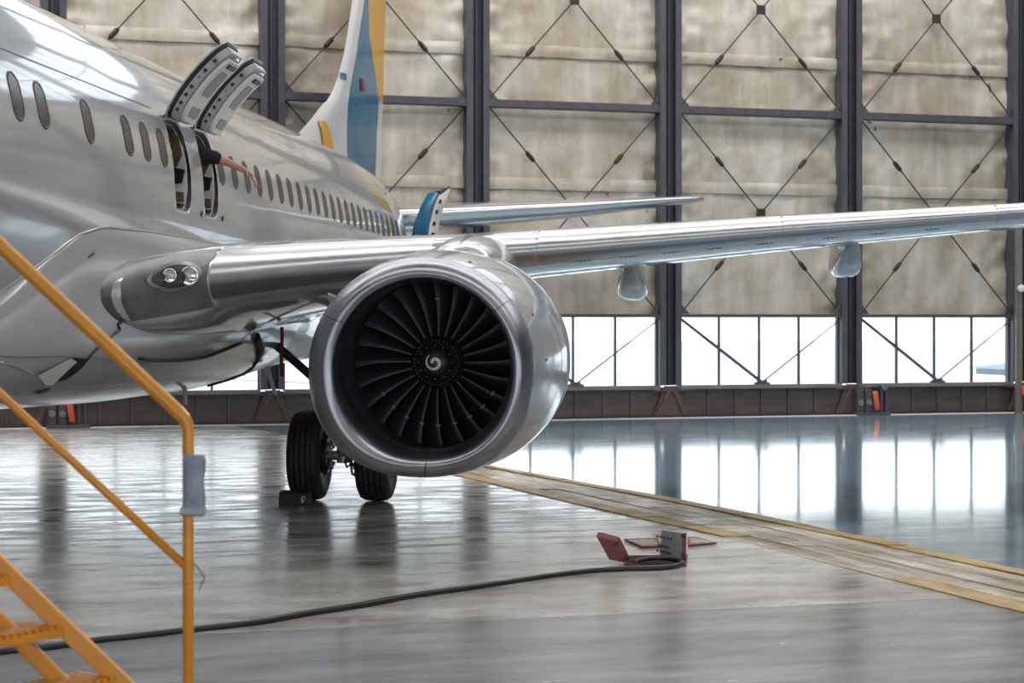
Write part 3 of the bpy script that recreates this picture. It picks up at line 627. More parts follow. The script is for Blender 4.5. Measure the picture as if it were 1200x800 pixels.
for sd in (1, -1):
    wing = MB().loft([[Vector((sd*q.x, q.y, q.z)) for q in wsec(p)] for p in wps]).build('wing', M['wingpaint'], air, smooth=True)
    if sd > 0: pw = wing
    def slat(p0, p1, xu=.105, xl=.055, m='alu', name='leading_edge_slat', off=.007):
        secs = []; k = max(14 if p0 < 2 else 2, int((p1-p0)/.35)+1); ux = [xu, .085, .06, .04, .025, .014, .007, .003, .001, 0]; lx = [.001, .003, .007, .014, .025, .04, xl]
        for i in range(k+1):
            p = p0+(p1-p0)*i/k; s = [wpt(p, x, 1, off) for x in ux]+[wpt(p, x, -1, off) for x in lx if x <= xl]
            s += [wpt(p, xl, -1, -.02), wpt(p, xu, 1, -.02)]
            secs.append([Vector((sd*q.x, q.y, q.z)) for q in s])
        return MB().loft(secs).build(name, M[m], wing, auto=45)
    slat(2.30, 4.38, .07, .025)
    slat(4.99, 5.47); slat(5.49, 8.27); slat(8.29, 11.0); slat(11.02, 13.9); slat(13.92, 16.6)
    if sd > 0: slat(1.62, 2.28, .065, .05, 'darkalu', 'landing_light_fairing', .009)
    # aileron / flap joints underneath: dark hinge gaps
    for x in (.70,):
        v = []
        for p in (2.3, 3.5, 5.0, 6.5, 8.5, 10.5, 12.2): a = wpt(p, x, -1, .004); b = wpt(p, x+.008, -1, .004); v += [(sd*a.x, a.y, a.z-.004), (sd*b.x, b.y, b.z-.004)]
        MB().add(v, [(2*i, 2*i+1, 2*i+3, 2*i+2) for i in range(6)]).build('flap_gap', M['seam'], wing)
    # rows of tiny drain dots under the slat
    for p in ((5.9, 6.4, 6.9, 7.4, 8.0, 8.8, 9.4, 10.1) if sd > 0 else ()):
        m = MB()
        for j in range(4): c = wpt(p+.05*j, .052, -1, .010); m.box(c-Vector((.012, .01, .006)), c+Vector((.012, .01, .0)))
        o = m.build('drain_holes', M['black'], wing); o['kind'] = 'stuff'
    # flap-track fairings
    for p, t0, t1, hw, zt, zb in ((6.45, .1, 3.9, .205, 3.02, 2.52), (9.25, 1.0, 4.3, .19, 3.33, 2.83), (12.3, 2.2, 4.9, .16, 3.7, 3.3)):
        secs = []
        for j in range(15):
            s = j/14; t = t0+(t1-t0)*s; g = (sin(min(1, s/.30)*PI/2)**.8) if s < .30 else (1 if s < .42 else max(0, cos((s-.42)/.58*PI/2))**.8); g = max(g, .04)
            zz = zt+(zb-zt)*g; sec = []
            for k in range(20):
                a = 2*PI*k/20; ca, sa = cos(a), sin(a)
                X = hw*g*(abs(ca)**.62)*(1 if ca > 0 else -1); Z = (abs(sa)**.62)*(1 if sa > 0 else -1); Z = zz+(zt-zz)*(Z+1)/2
                X *= (.80 + .25*(zt-Z)/(zt-zb+1e-6)) if sa > -.2 else 1.0
                sec.append(Vector((sd*(p+X), t, Z)))
            secs.append(sec)
        MB().loft(secs).build('flap_track_fairing', M['cowl'], wing, smooth=True)
# landing lights in the root
lf = MB(); LL = []
def castw(x, y, off=.0):
    o = W2A((0, 0, CAMZ)); d = (W2A(P(x, y, 10))-o).normalized(); h = wbvh.ray_cast(o, d)
    if h[0] is None: return None, None
    nn = h[1] if h[1].dot(d) < 0 else -h[1]; return h[0]+nn*off, nn
_lf = [c for c in pw.children if c.name.startswith('landing_light_fairing')][0]; wv = [tuple(q.co) for q in pw.data.vertices]; k0 = len(wv); wv += [tuple(q.co) for q in _lf.data.vertices]
wbvh = BVHTree.FromPolygons(wv, [tuple(p.vertices) for p in pw.data.polygons]+[tuple(i+k0 for i in p.vertices) for p in _lf.data.polygons])
def wing_patch(name, cx, cy, outline, m, off, parent):
    ps = [castw(cx+a, cy+b, off)[0] for a, b in outline]
    if any(p is None for p in ps): print('MISS', name); return None
    c = castw(cx, cy, off)[0]; return MB().add([c]+ps, [(0, 1+i, 1+(i+1) % len(ps)) for i in range(len(ps))]).build(name, m, parent, smooth=True, fix=False)
tear = [(-27*cos(a)*(1 if cos(a) > 0 else .98)+(0), -(13.5 if cos(a) < .3 else 13.5*(1-.35*((cos(a)-.3)/.7)))*sin(a)+3.5*cos(a)) for a in [2*PI*k/28 for k in range(28)]]
rim = [(a*1.22, b*1.28) for a, b in tear]
wing_patch('lamp_surround', 204, 324, rim, M['alu'], .006, pw); lw = wing_patch('lamp_window', 204, 324, tear, M['black'], .010, pw)
for cx, cy, rr_ in ((193.5, 323.5, 7.5), (216.5, 324, 10)):
    p, nn = castw(cx, cy, .045)
    if p is not None:
        s = Y_ = (A2W(*p).y); rad = rr_*s/FPX; L_ = empty('landing_lamp', p, 0, pw); d = (W2A((0, 0, CAMZ))-p).normalized(); d = (d+nn*.3).normalized()
        L_.rotation_mode = 'QUATERNION'; L_.rotation_quaternion = d.to_track_quat('Y', 'Z')
        MB().lathe([(-.02, rad*1.12), (.012, rad*1.12), (.016, rad), (.004, rad*.86)], (0, 0, 0), 'y', 28).build('lamp_ring', M['chrome'], L_, smooth=True)
        MB().lathe([(.004, rad*.86), (-.012, rad*.5), (-.018, .0)], (0, 0, 0), 'y', 28).build('reflector', M['lamp'], L_, smooth=True)
        MB().lathe([(.0, 0), (.018, 0), (.012, rad*.25), (-.01, rad*.28)], (0, 0, 0), 'y', 16).build('bulb', M['white'], L_, smooth=True)
# hull details seen low on the left ------------------------------------------------
hull_patch('ram_air_door', [(42, 437), (52, 448), (60, 447.5), (87, 422), (80, 417.5)], M['white'], fair_obj, .03)
hull_patch('ram_air_inlet', [(58, 447), (76, 443), (90, 433), (101, 419), (80, 417.5), (86, 423)], M['void'], fair_obj, .02)  # black patch on the skin, painting the shade inside the inlet
hull_strip('fairing_joint', dens([(58, 447), (76, 443), (92, 432), (108, 413), (120, 401), (140, 386), (137, 380), (150, 372)], 4), 0, M['rubber'], fair_obj, r=.014)
hull_strip('rivet_line', dens([(0, 417), (30, 418), (78, 417)]), 0, M['seam'], fair_obj, r=.004)
hull_strip('fairing_joint', dens([(0, 424), (25, 432), (40, 438)]), 0, M['chrome'], fair_obj, r=.01)
hull_strip('rivet_line', dens([(105, 418), (150, 426), (175, 430)]), 0, M['seam'], fair_obj, r=.003)
hull_strip('wing_root_gap', dens([(162, 419), (185, 422), (210, 422), (240, 418), (262, 410), (282, 402)], 4), 0, M['rubber'], fair_obj, r=.020)
hull_patch('drain_slot', [(38, 458), (60, 454), (58, 457), (44, 461)], M['darkmetal'], fair_obj, .006)
hull_patch('panel_marking', [(103, 300), (110, 295), (110, 298), (103, 303)], M['darkmetal'], fair_obj, .006)
# wheel-well seal: black lip around the opening at the back of the fairing
hull_strip('wheel_well_seal', dens([(195, 463), (230, 455), (262, 446), (285, 438), (296, 430), (303, 418), (304, 405), (299, 394)], 5), 0, M['rubber'], fair_obj, r=[.02]*16+[.03, .035, .04, .045]+[.06]*16)
for x, y, x2, y2 in ((216, 455, 218, 474), (314, 434, 323, 463)):
    a = cast(x, y, None, -.05)
    if a is None: a = W2A(P(x, y, 24))
    Yd = A2W(*a).y; b = W2A(P(x2, y2, Yd)); a = W2A(P(x-.5*(x2-x)*.3, y-5, Yd)); MB().tube([a, b], [.03, .024], 8).build('drain_mast', M['white'], air)
# streamer
a = W2A(P(330, 383, 22.6)); v = []
for k in range(9):
    z = a.z-.60*k/8; v += [(a.x-.022+.006*sin(k), a.y+.01*sin(k*1.7), z), (a.x+.022+.006*sin(k), a.y+.012*cos(k), z)]
MB().add(v, [(2*k, 2*k+1, 2*k+3, 2*k+2) for k in range(8)]).build('warning_streamer', M['redtape'], air, solid=.003)
# ------------------------------------------------------------ engines
def nac_ring(t, rx, rt, rb, cp, cz, sd=1, n=72, sq=.86):
    out = []
    for k in range(n):
        a = 2*PI*k/n; s, c = sin(a), cos(a)
        if c >= 0: X = rx*s; Z = rt*c
        else:
            X = rx*(abs(s)**sq)*(1 if s > 0 else -1); Z = -rb*(abs(c)**(sq+.06))
        out.append(Vector((sd*(cp)+X, t, cz+Z)))
    return out
spiral_pts = []
def engine(sd):
    CP, CZ = 4.83, 1.845
    cow = MB().loft([nac_ring(t, a, b, c, CP-.045*max(0, min(1, (-5.2-t)/1.2)), z, sd) for t, a, b, c, z in (
        (-6.40, 1.015, 1.0, .97, 1.822), (-6.2, 1.045, 1.03, .987, 1.825), (-5.9, 1.08, 1.055, 1.0, 1.83), (-5.5, 1.118, 1.087, 1.01, 1.835), (-5.0, 1.14, 1.10, 1.01, 1.84), (-4.55, 1.145, 1.10, 1.0, 1.85))], caps=False).build('engine_nacelle', M['cowl'], air, smooth=True)
    MB().loft([nac_ring(t, a, b, c, CP, z, sd) for t, a, b, c, z in (
        (-4.54, 1.10, 1.06, .96, 1.85), (-4.53, 1.150, 1.105, 1.005, 1.85), (-4.1, 1.15, 1.09, .98, 1.87), (-3.5, 1.09, 1.03, .92, 1.90), (-2.9, .97, .92, .83, 1.93), (-2.45, .84, .80, .74, 1.96), (-2.5, .78, .74, .68, 1.96))], caps=False).build('thrust_reverser_sleeve', M['cowl'], cow, smooth=True)
    MB().loft([nac_ring(t, r_, r_, r_, CP, 1.97, sd, sq=1) for t, r_ in ((-3.2, .62), (-2.4, .60), (-1.7, .44), (-1.75, .40))], caps=False).build('core_cowl', M['darkalu'], cow, smooth=True)
    MB().lathe([(-2.2, .30), (-1.6, .22), (-1.1, .02)], (sd*CP, 0, 1.97), 'y', 24).build('exhaust_plug', M['darkalu'], cow, smooth=True)
    lipp = [(-6.385, 1.020, 1.006, .972, 1.82), (-6.46, 1.018, 1.002, .968, 1.82), (-6.56, 1.002, .986, .958, 1.82), (-6.65, .965, .950, .935, 1.822), (-6.71, .920, .908, .903, 1.824), (-6.74, .877, .868, .870, 1.826), (-6.745, .842, .836, .846, 1.828), (-6.73, .812, .808, .82, 1.83), (-6.69, .790, .790, .797, 1.832), (-6.62, .772, .773, .777, 1.836), (-6.52, .762, .763, .765, 1.84), (-6.40, .758, .758, .76, 1.845)]
    lip = MB().loft([nac_ring(t, a, b, c, CP-.045*max(0, min(1, (a-.80)/.2)), z, sd, 96, .86 if a > .8 else .86+.14*(.8-a)/.042) for t, a, b, c, z in lipp], caps=False).build('inlet_lip', M['lip'], cow, smooth=True)
    tagl = lip; tagl['label'] = 'satin bare-metal inlet ring'
    for a_ in (R(52), R(-60), R(178)):          # joints of the lip
        v = []
        for t, a, b, c, z in lipp[:9]:
            for da in (-.004, .004):
                s_, c_ = sin(a_+da), cos(a_+da); sq = .86
                X = a*s_ if c_ >= 0 else a*abs(s_)**sq*(1 if s_ > 0 else -1); Z = b*c_ if c_ >= 0 else -c*abs(c_)**(sq+.06)
                v.append((sd*(CP-.045*max(0, min(1, (a-.80)/.2)))+X*1.0015, t-.002, z+Z*1.0015))
        MB().add(v, [(2*i, 2*i+1, 2*i+3, 2*i+2) for i in range(8)]).build('lip_joint', M['darkmetal'], cow)
    bar = MB().loft([nac_ring(t, r_, r_, r_, CP, z, sd, 96, 1) for t, r_, z in ((-6.40, .758, 1.845), (-6.2, .765, 1.852), (-6.0, .778, 1.858), (-5.98, .772, 1.858), (-5.9, .775, 1.86), (-5.88, .783, 1.86), (-5.78, .785, 1.866), (-5.3, .785, 1.866))], caps=False).build('inlet_barrel', M['liner'], cow, smooth=True)
    MB().lathe([(-5.36, .79), (-5.36, .0)], (sd*CP, 0, 1.866), 'y', 40).build('fan_shade_disc', M['void'], cow)  # black disc painting in the shade behind the fan
    T0 = -5.66; c0 = Vector((sd*CP, 0, 1.866))
    # fan blades
    NB = 24; rs = [.225+(.778-.225)*i/9 for i in range(10)]
    def blade_mesh():
        v = []; edge = []
        for i, r_ in enumerate(rs):
            s = i/9; st = R(24+38*s); ch = .17+.115*s; a0 = .04*s-.10*s*s
            for side in (0, 1):
                for j in range(7):
                    u = j/6; cx = u*ch; camber = .10*ch*4*u*(1-u)*(1-.4*s); th = .007*(1-.5*s)*4*u*(1-u)+.0008
                    off = camber+(th if side else -th); ax = cx*cos(st)-off*sin(st); tg = cx*sin(st)+off*cos(st)
                    an = a0+tg/r_; v.append((r_*sin(an), T0-.02*s+ax, r_*cos(an)))
        f = []; W = 14
        for i in range(9):
            for j in range(6):
                f.append((i*W+j, i*W+j+1, (i+1)*W+j+1, (i+1)*W+j)); f.append((i*W+7+j, (i+1)*W+7+j, (i+1)*W+8+j, i*W+8+j))
            f.append((i*W, (i+1)*W, (i+1)*W+7, i*W+7)); f.append((i*W+6, i*W+13, (i+1)*W+13, (i+1)*W+6))
        return MB().add(v, f)
    b0 = blade_mesh().build('fan_blade', M['fan'], cow, smooth=True)
    ev = []
    for i, r_ in enumerate(rs):
        s = i/9; an = .04*s-.10*s*s; ev.append(Vector((r_*sin(an), T0-.02*s-.001, r_*cos(an))))
    e0 = MB().tube(ev, [.0028]*10, 5).build('leading_edge', M['fanedge'], b0)
    mid_ = MB(); q = ev[6]; mid_.box(q+Vector((-.018, .0, -.006)), q+Vector((.03, .03, .006))); s0 = mid_.build('blade_notch', M['fanedge'], b0)
    b0.location = c0
    for k in range(1, NB):
        b = b0.copy(); C.objects.link(b); b.rotation_euler = (0, 2*PI*k/NB, 0)
        e = e0.copy(); C.objects.link(e); e.parent = b
        if 8 <= k <= 16: e = s0.copy(); C.objects.link(e); e.parent = b
    # spinner
    sp = MB().lathe([(-.005+T0+.04, .252), (T0-.03, .248), (T0-.06, .236), (T0-.13, .195), (T0-.165, .168)], c0, 'y', 48).build('spinner', M['hub'], cow, smooth=True)
    cap = MB().lathe([(T0-.165, .168), (T0-.20, .150), (T0-.235, .105), (T0-.255, .05), (T0-.26, 0)], c0, 'y', 48).build('spinner_cap', M['black'], cow, smooth=True)
    def capt(r_):
        T = [(0, -.26), (.05, -.255), (.105, -.235), (.150, -.20), (.168, -.165)]
        for (a, b), (c, d) in zip(T, T[1:]):
            if r_ <= c: return T0+b+(d-b)*(r_-a)/(c-a)
        return T0-.165
    v = []; n = 40
    for k in range(n+1):
        s = k/n; an = R(-35)-s*R(430); r_ = .082-.066*s; wd = (.005+.010*min(1, s*2.2))
        for rr_ in (max(.003, r_-wd), r_+wd): v.append((c0.x+rr_*sin(an), capt(rr_)-.0025, c0.z+rr_*cos(an)))
    MB().add(v, [(2*i, 2*i+1, 2*i+3, 2*i+2) for i in range(n)]).build('spinner_swirl', M['white'], cow)
    for ring, nr, m in ((.205, 36, 'darkmetal'), (.155, 12, 'fanedge')):
        for k in range(nr):
            a = 2*PI*k/nr; r0 = ring; tt = T0-.125 if ring > .18 else T0-.195
            p = Vector((c0.x+r0*sin(a), tt+(.0), c0.z+r0*cos(a))); MB().tube([p+Vector((0, .012, 0)), p+Vector((0, -.008, 0))], .0055, 6).build('bolt', M[m], cow)
    # nacelle strake (inboard) and latch dimples
    x0 = sd*(CP-1.0*sd*1) if False else sd*CP-.93*sd
    MB().prism([(x0+.05*sd, -5.55, 2.42), (x0-.17*sd, -5.35, 2.50), (x0-.21*sd, -5.2, 2.46), (x0-.20*sd, -4.7, 2.34), (x0-.02*sd, -4.7, 2.32)], (0, .0, .025)).build('nacelle_strake', M['liningw'], cow)
    for a_, t_ in ((R(62), -6.1), (R(86), -6.05), (R(20), -6.15)):
        MB().tube([(sd*CP+1.045*sin(a_), t_, 1.826+1.015*cos(a_)), (sd*CP+1.06*sin(a_), t_, 1.826+1.03*cos(a_))], .012, 8).build('cowl_fastener', M['darkmetal'], cow)
    # pylon hump
    secs = []
    for t, hw, zb, zt in ((-5.05, .10, 2.85, 2.90), (-4.85, .25, 2.8, 2.99), (-4.5, .36, 2.75, 3.06), (-4.0, .42, 2.7, 3.12), (-3.3, .44, 2.6, 3.16), (-2.5, .42, 2.6, 3.18), (-1.6, .36, 2.7, 3.17), (-.6, .24, 2.8, 3.14)):
        sec = []
        for k in range(21):
            a = PI*k/20; sec.append(Vector((sd*(4.90)-hw*cos(a)*(1+.0), t, zb+(zt-zb)*max(0, sin(a))**.8)))
        secs.append(sec)
    MB().loft(secs).build('pylon_fairing', M['pylon'], cow, auto=60)
    MB().prism([(sd*4.83-.14, -3.9, 2.0), (sd*4.83-.14, -.3, 2.3), (sd*4.83-.14, 1.2, 2.75), (sd*4.83-.14, .5, 2.95), (sd*4.83-.14, -3.9, 2.9)], (.28, 0, 0)).build('pylon', M['belly'], cow, bevel=.03)
    return cow
engine(1); engine(-1)
# ------------------------------------------------------------ main landing gear
def gear(sd):
    g = empty('main_landing_gear', (sd*2.86, .14, 0), 0, air); r_ = .565
    for o_ in (-.425, .425):
        ty = MB().lathe([(-.13, .30), (-.19, .33), (-.208, .40), (-.205, .47), (-.18, .528), (-.13, .553), (-.115, .556), (-.112, .548), (-.10, .548), (-.097, .560), (-.045, .564), (-.042, .555), (-.03, .555), (-.027, .565), (.027, .565), (.03, .555), (.042, .555), (.045, .564), (.097, .560), (.10, .548), (.112, .548), (.115, .556), (.13, .553), (.18, .528), (.205, .47), (.208, .40), (.19, .33), (.13, .30)], (o_, 0, r_), 'x', 56).build('tyre', M['tyre'], g, smooth=True)
        rim_ = MB().lathe([(-.13, .30), (-.14, .28), (-.05, .24), (-.04, .10), (-.09, .08), (-.09, 0)], (o_, 0, r_), 'x', 32); rim_.lathe([(.13, .30), (.14, .28), (.05, .24), (.04, .10), (.09, .08), (.09, 0)], (o_, 0, r_), 'x', 32)
        rim_.build('wheel_rim', M['gearpaint'], g, auto=40)
        s_ = -1 if o_ > 0 else 1
        MB().lathe([(s_*.10, .05), (s_*.10, .22), (s_*.24, .22), (s_*.24, .05)], (o_, 0, r_), 'x', 32).build('brake_pack', M['darkmetal'], g, auto=40)
        for k in range(8):
            a = 2*PI*k/8; MB().tube([(o_+s_*.22, .15*cos(a), r_+.15*sin(a)), (o_+s_*.30, .15*cos(a), r_+.15*sin(a))], .028, 8).build('brake_piston', M['gearpaint'], g)
    MB().tube([(-.5, 0, r_), (.5, 0, r_)], .06, 14).build('axle', M['gearpaint'], g)
    MB().tube([(0, 0, r_-.09), (0, 0, r_+.4), (0, 0, r_+.42), (0, .0, 2.85)], [.085, .075, .11, .12], 16).build('shock_strut', M['gearpaint'], g)
    MB().tube([(0, -.12, r_), (.0, -.26, r_+.28), (.0, -.14, r_+.62)], [.035, .04, .035], 8).build('torque_link', M['gearpaint'], g)
    for k, (a, b) in enumerate((((.12, -.14, .62), (.2, -.2, .40)), ((-.15, -.12, .55), (-.22, -.2, .45)), ((.05, -.16, .5), (.2, -.1, .75)))):
        m = MB(); a, b = Vector(a), Vector(b); mid = (a+b)/2+Vector((0, -.08, -.16)); m.tube([a, (a+mid)/2+Vector((0, -.02, -.05)), mid, (b+mid)/2+Vector((0, -.02, -.04)), b], .014, 8); m.build('hydraulic_hose', M['rubber'], g)
    MB().tube([(-.10, -.02, 1.30), (-.8*sd*sd, .0, 1.9), (-1.35, 0, 2.35)] if sd > 0 else [(.10, -.02, 1.30), (.8, 0, 1.9), (1.35, 0, 2.35)], .055, 10).build('side_strut', M['darkmetal'], g)
    MB().prism([(.24*sd, -.35, 1.25), (.24*sd, .35, 1.25), (.30*sd, .4, 2.7), (.30*sd, -.4, 2.7)], (.03*sd, 0, 0)).build('gear_door', M['belly'], g, bevel=.006)
gear(1); gear(-1)
# ------------------------------------------------------------ tail
def sec_air(p, tl, zl, ch, th, n=12, vert=False):
    out = []; X = [(1-cos(PI*k/n))/2 for k in range(n+1)]
    for x in reversed(X): out.append((x, yt(x)*th))
    for x in X[1:-1]: out.append((x, -yt(x)*th))
    return [Vector((p, tl+x*ch, zl+y)) for x, y in out]
for sd in (1, -1):
    st = MB().loft([sec_air(sd*p, tl, zl, ch, th) for p, tl, zl, ch, th in ((.3, 13.45, 4.28, 3.4, .62), (2.0, 14.5, 4.40, 2.9, .54), (4.8, 16.1, 4.64, 2.15, .38), (7.2, 17.4, 4.88, 1.45, .15), (7.52, 17.7, 4.91, 1.1, .08))]).build('tailplane', M['stab'], air, smooth=True)
Q0, Q1 = Vector((-3.91, 35.1, 0)), Vector((-2.95, 40.9, 0))
def fpt(x, y):                                     # a point of the fin's centre plane
    q = (x-600)/FPX; d = Q1-Q0; s = (q*Q0.y-Q0.x)/(d.x-q*d.y); Yd = Q0.y+d.y*s; return W2A(P(x, y, Yd))
#        y     LE   b1   b2   TE
FN = [(-125, 446, 449, 452, 461), (-70, 431, 438, 444, 457), (0, 413, 422.5, 427.5, 452), (41, 407, 416, 429, 450.5), (63, 403, 413, 433, 450), (90, 396, 408, 438.5, 449.5), (106, 390, 405, 441, 449), (118, 383, 403.5, 443, 448.5), (122, 378, 403, 443, 448.3), (140, 364, 402.5, 442, 448), (157, 349, 402.5, 441, 447.5), (185, 342, 403, 440, 447), (230, 338, 403, 438, 446)]
def fincol(name, a, b, m, rows):
    secs = []
    for y, *c in rows:
        LE, TE = c[0], c[3]; A_, B_ = fpt(LE, y), fpt(TE, y); nrm = Vector((-(B_-A_).y, (B_-A_).x, 0)).normalized(); top = []; bot = []
        for j in range(5):
            x = c[a]+(c[b]-c[a])*j/4; s = (x-LE)/(TE-LE); th = yt(min(1, max(.0, s)))*.17; q = fpt(x, y)
            top.append(q+nrm*th); bot.append(q-nrm*th)
        secs.append(top+bot[::-1])
    return MB().loft(secs).build(name, m, fin, auto=50)
fin = empty('vertical_fin', (0, 0, 0), 0, air)
fincol('leading_edge', 0, 1, M['tailgrey'], FN)
fincol('fin_panel', 1, 2, M['blue'], FN)
fincol('rudder', 2, 3, M['gold'], [r_ for r_ in FN if r_[0] <= 118])
fincol('rudder_lower', 2, 3, M['tailgrey'], [r_ for r_ in FN if r_[0] >= 118])
fv = []; ff_ = []
for c_ in fin.children:
    k_ = len(fv); fv += [tuple(q.co) for q in c_.data.vertices]; ff_ += [tuple(i+k_ for i in p_.vertices) for p_ in c_.data.polygons]
fin_bvh = BVHTree.FromPolygons(fv, ff_)
def fin_decal(name, pts, m, off=.22):
    ps = []
    for x, y in pts: ps.append(cast(x, y, fin_bvh, .02) or fpt(x, y)+Vector((.2, -.05, 0)))
    return MB().prism(ps, (.01, 0, 0)).build(name, m, fin)
gl_ = []
for a_, b_, y_ in ((371.5, 379.5, 142), (373, 382.5, 147), (375, 385, 153), (376.5, 387, 160), (377.5, 388.5, 168), (378, 389.5, 177), (378, 389.5, 184)):
    for x_ in (a_, (a_+b_)/2, b_): gl_.append(cast(x_, y_, fin_bvh, .02) or fpt(x_, y_))
MB().add(gl_, [(3*j+i, 3*j+i+1, 3*j+i+4, 3*j+i+3) for j in range(6) for i in (0, 1)]).build('gold_band', M['gold'], fin, solid=.01)
fin_decal('fin_ribbon', [(422, 92), (424.5, 92), (425.5, 107), (422.5, 107)], M['redtape'], .24)
fin_decal('fin_clip', [(398, 85), (404, 86), (405, 94), (398, 92)], M['blue'], .2)
# aft service door, open
dr = empty('aft_service_door', (0, 0, 0), 0, air)
LFT = [(478, 330, 36.9), (480, 300, 36.8), (483, 280, 36.7), (487, 262, 36.6), (494, 243, 36.5), (503, 227, 36.4)]
MIDL = [(499, 330, 36.1), (499.5, 300, 36.1), (501, 280, 36.1), (503.5, 262, 36.1), (508, 243, 36.1), (516, 224, 36.1)]
RGT = [(510, 330, 36.5), (510.5, 300, 36.5), (511, 280, 36.5), (513, 262, 36.5), (518, 243, 36.5), (526, 221, 36.5)]
def quadstrip(name, A_, B_, m, th):
    va = [W2A(P(*a)) for a in A_]; vb = [W2A(P(*b)) for b in B_]; v = []
    for a, b in zip(va, vb): v += [a, b]
    return MB().add(v, [(2*i, 2*i+1, 2*i+3, 2*i+2) for i in range(len(va)-1)]).build(name, m, dr, smooth=True, solid=th)
quadstrip('door_skin', LFT, MIDL, M['blue'], .03); quadstrip('door_edge', MIDL, RGT, M['liningw'], .03); quadstrip('door_lining', RGT, [(a+4, b, c+.6) for a, b, c in LFT], M['liningw'], .03)
for (x, y) in ((507, 275), (508, 262), (511, 248), (515, 236)): q = W2A(P(x, y, 36.2)); MB().box(q-Vector((.04, .04, .04)), q+Vector((.04, .04, .04))).build('door_latch', M['darkmetal'], dr, bevel=.01)
q0 = W2A(P(514, 226, 36.1)); q1 = W2A(P(527, 219, 36.3)); MB().tube([q0, q1], [.05, .02], 8).build('door_gate', M['darkmetal'], dr)
v = []
for k in range(15):
    z = 5.25-.16*k; 
    for t in (12.75, 12.84): v.append(fus(t, phi_z(t, z), .02))
MB().add(v, [(2*i, 2*i+1, 2*i+3, 2*i+2) for i in range(14)]).build('aft_door_seal', M['rubber'], air, smooth=True)

# ============================================================ PERSON in the second hatch
per = tag(empty('person', A2W(.75, -2.9, 3.0), -TH), 'person in a black T-shirt reaching a bare arm out of the second hatch', 'person')
def L(p, t, z): return Vector((p-.75, t+2.9, z-3.0))
def skin(name, verts, edges, radii, m, parent, sub=2):
    me = bpy.data.meshes.new(name); me.from_pydata([tuple(x) for x in verts], edges, []); me.materials.append(m); o = link(name, me, parent)
    s = o.modifiers.new('s', 'SKIN'); sv = me.skin_vertices[0].data
    for i, r_ in enumerate(radii): sv[i].radius = r_ if isinstance(r_, tuple) else (r_, r_)
    sv[0].use_root = True; d = o.modifiers.new('d', 'SUBSURF'); d.levels = d.render_levels = sub
    me.polygons.foreach_set('use_smooth', [True]*len(me.polygons)); s.use_smooth_shade = True
    return o
V = [L(.72, -2.9, 3.88), L(.85, -2.88, 4.02), L(1.08, -2.86, 4.12), L(1.30, -2.86, 4.17), L(1.36, -3.02, 4.24), L(1.40, -3.1, 4.31), L(1.42, -3.13, 4.42), L(1.48, -3.13, 4.47),
     L(1.50, -2.74, 4.15), L(1.75, -2.68, 4.10), L(1.97, -2.64, 4.05), L(2.10, -2.58, 4.00), L(2.24, -2.52, 3.93), L(2.29, -2.50, 3.895), L(2.33, -2.48, 3.86),
     L(1.20, -3.15, 4.02), L(1.25, -3.2, 3.78), L(1.42, -3.18, 3.62), L(1.5, -3.16, 3.6),
     L(.74, -2.80, 3.82), L(.90, -2.78, 3.45), L(.74, -2.76, 3.08), L(.9, -2.75, 3.04), L(.72, -3.0, 3.82), L(.80, -3.02, 3.45), L(.66, -3.04, 3.08), L(.82, -3.05, 3.04)]
E = [(0, 1), (1, 2), (2, 3), (3, 4), (4, 5), (5, 6), (6, 7), (3, 8), (8, 9), (9, 10), (10, 11), (11, 12), (12, 13), (13, 14), (3, 15), (15, 16), (16, 17), (17, 18), (0, 19), (19, 20), (20, 21), (21, 22), (0, 23), (23, 24), (24, 25), (25, 26)]
Rr = [(.13, .15), (.125, .15), (.13, .16), (.11, .15), .06, .075, .095, .06, .075, .058, .050, .048, .036, (.044, .028), (.040, .022), .065, .045, .032, .03, .09, .065, .045, .04, .09, .065, .045, .04]
skin('body', V, E, Rr, M['skin'], per)
skin('shirt', [V[0]+Vector((-.01, 0, 0)), V[1], V[2], V[3], V[8], V[9]-Vector((.02, 0, 0)), V[9]+Vector((.27, .05, -.055)), V[15], (V[15]+V[16])/2], [(0, 1), (1, 2), (2, 3), (3, 4), (4, 5), (5, 6), (3, 7), (7, 8)], [(.15, .17), (.145, .17), (.15, .18), (.13, .165), .115, .10, .078, .08, .065], M['shirt'], per)
skin('trousers', [V[0], V[19], V[20], V[21]+Vector((0, 0, .05)), V[23], V[24], V[25]+Vector((0, 0, .05))], [(0, 1), (1, 2), (2, 3), (0, 4), (4, 5), (5, 6)], [(.15, .16), .11, .085, .065, .11, .085, .065], M['trousers'], per)
skin('hair', [L(1.36, -3.14, 4.40), L(1.38, -3.14, 4.49), L(1.43, -3.13, 4.50)], [(0, 1), (1, 2)], [.08, .09, .07], M['hair'], per)
hb = V[14]
for k, (dt, ln, dr_) in enumerate(((-.030, .085, -.04), (-.010, .095, -.02), (.010, .088, .0), (.028, .07, .02))):
    a = hb+Vector((-.03, dt, .0)); skin('finger', [a, a+Vector((.035, .0, -.025))+Vector((0, dr_*.3, 0)), a+Vector((.055, 0, -.062))+Vector((0, dr_*.4, 0)), a+Vector((.058, 0, -.03-ln))+Vector((0, dr_*.4, 0))], [(0, 1), (1, 2), (2, 3)], [.014, .013, .012, .009], M['skin'], per, 1)
a = V[12]+Vector((.02, -.02, -.005)); skin('thumb', [a, a+Vector((.02, -.035, -.035)), a+Vector((.02, -.045, -.075))], [(0, 1), (1, 2)], [.014, .011, .008], M['skin'], per, 1)

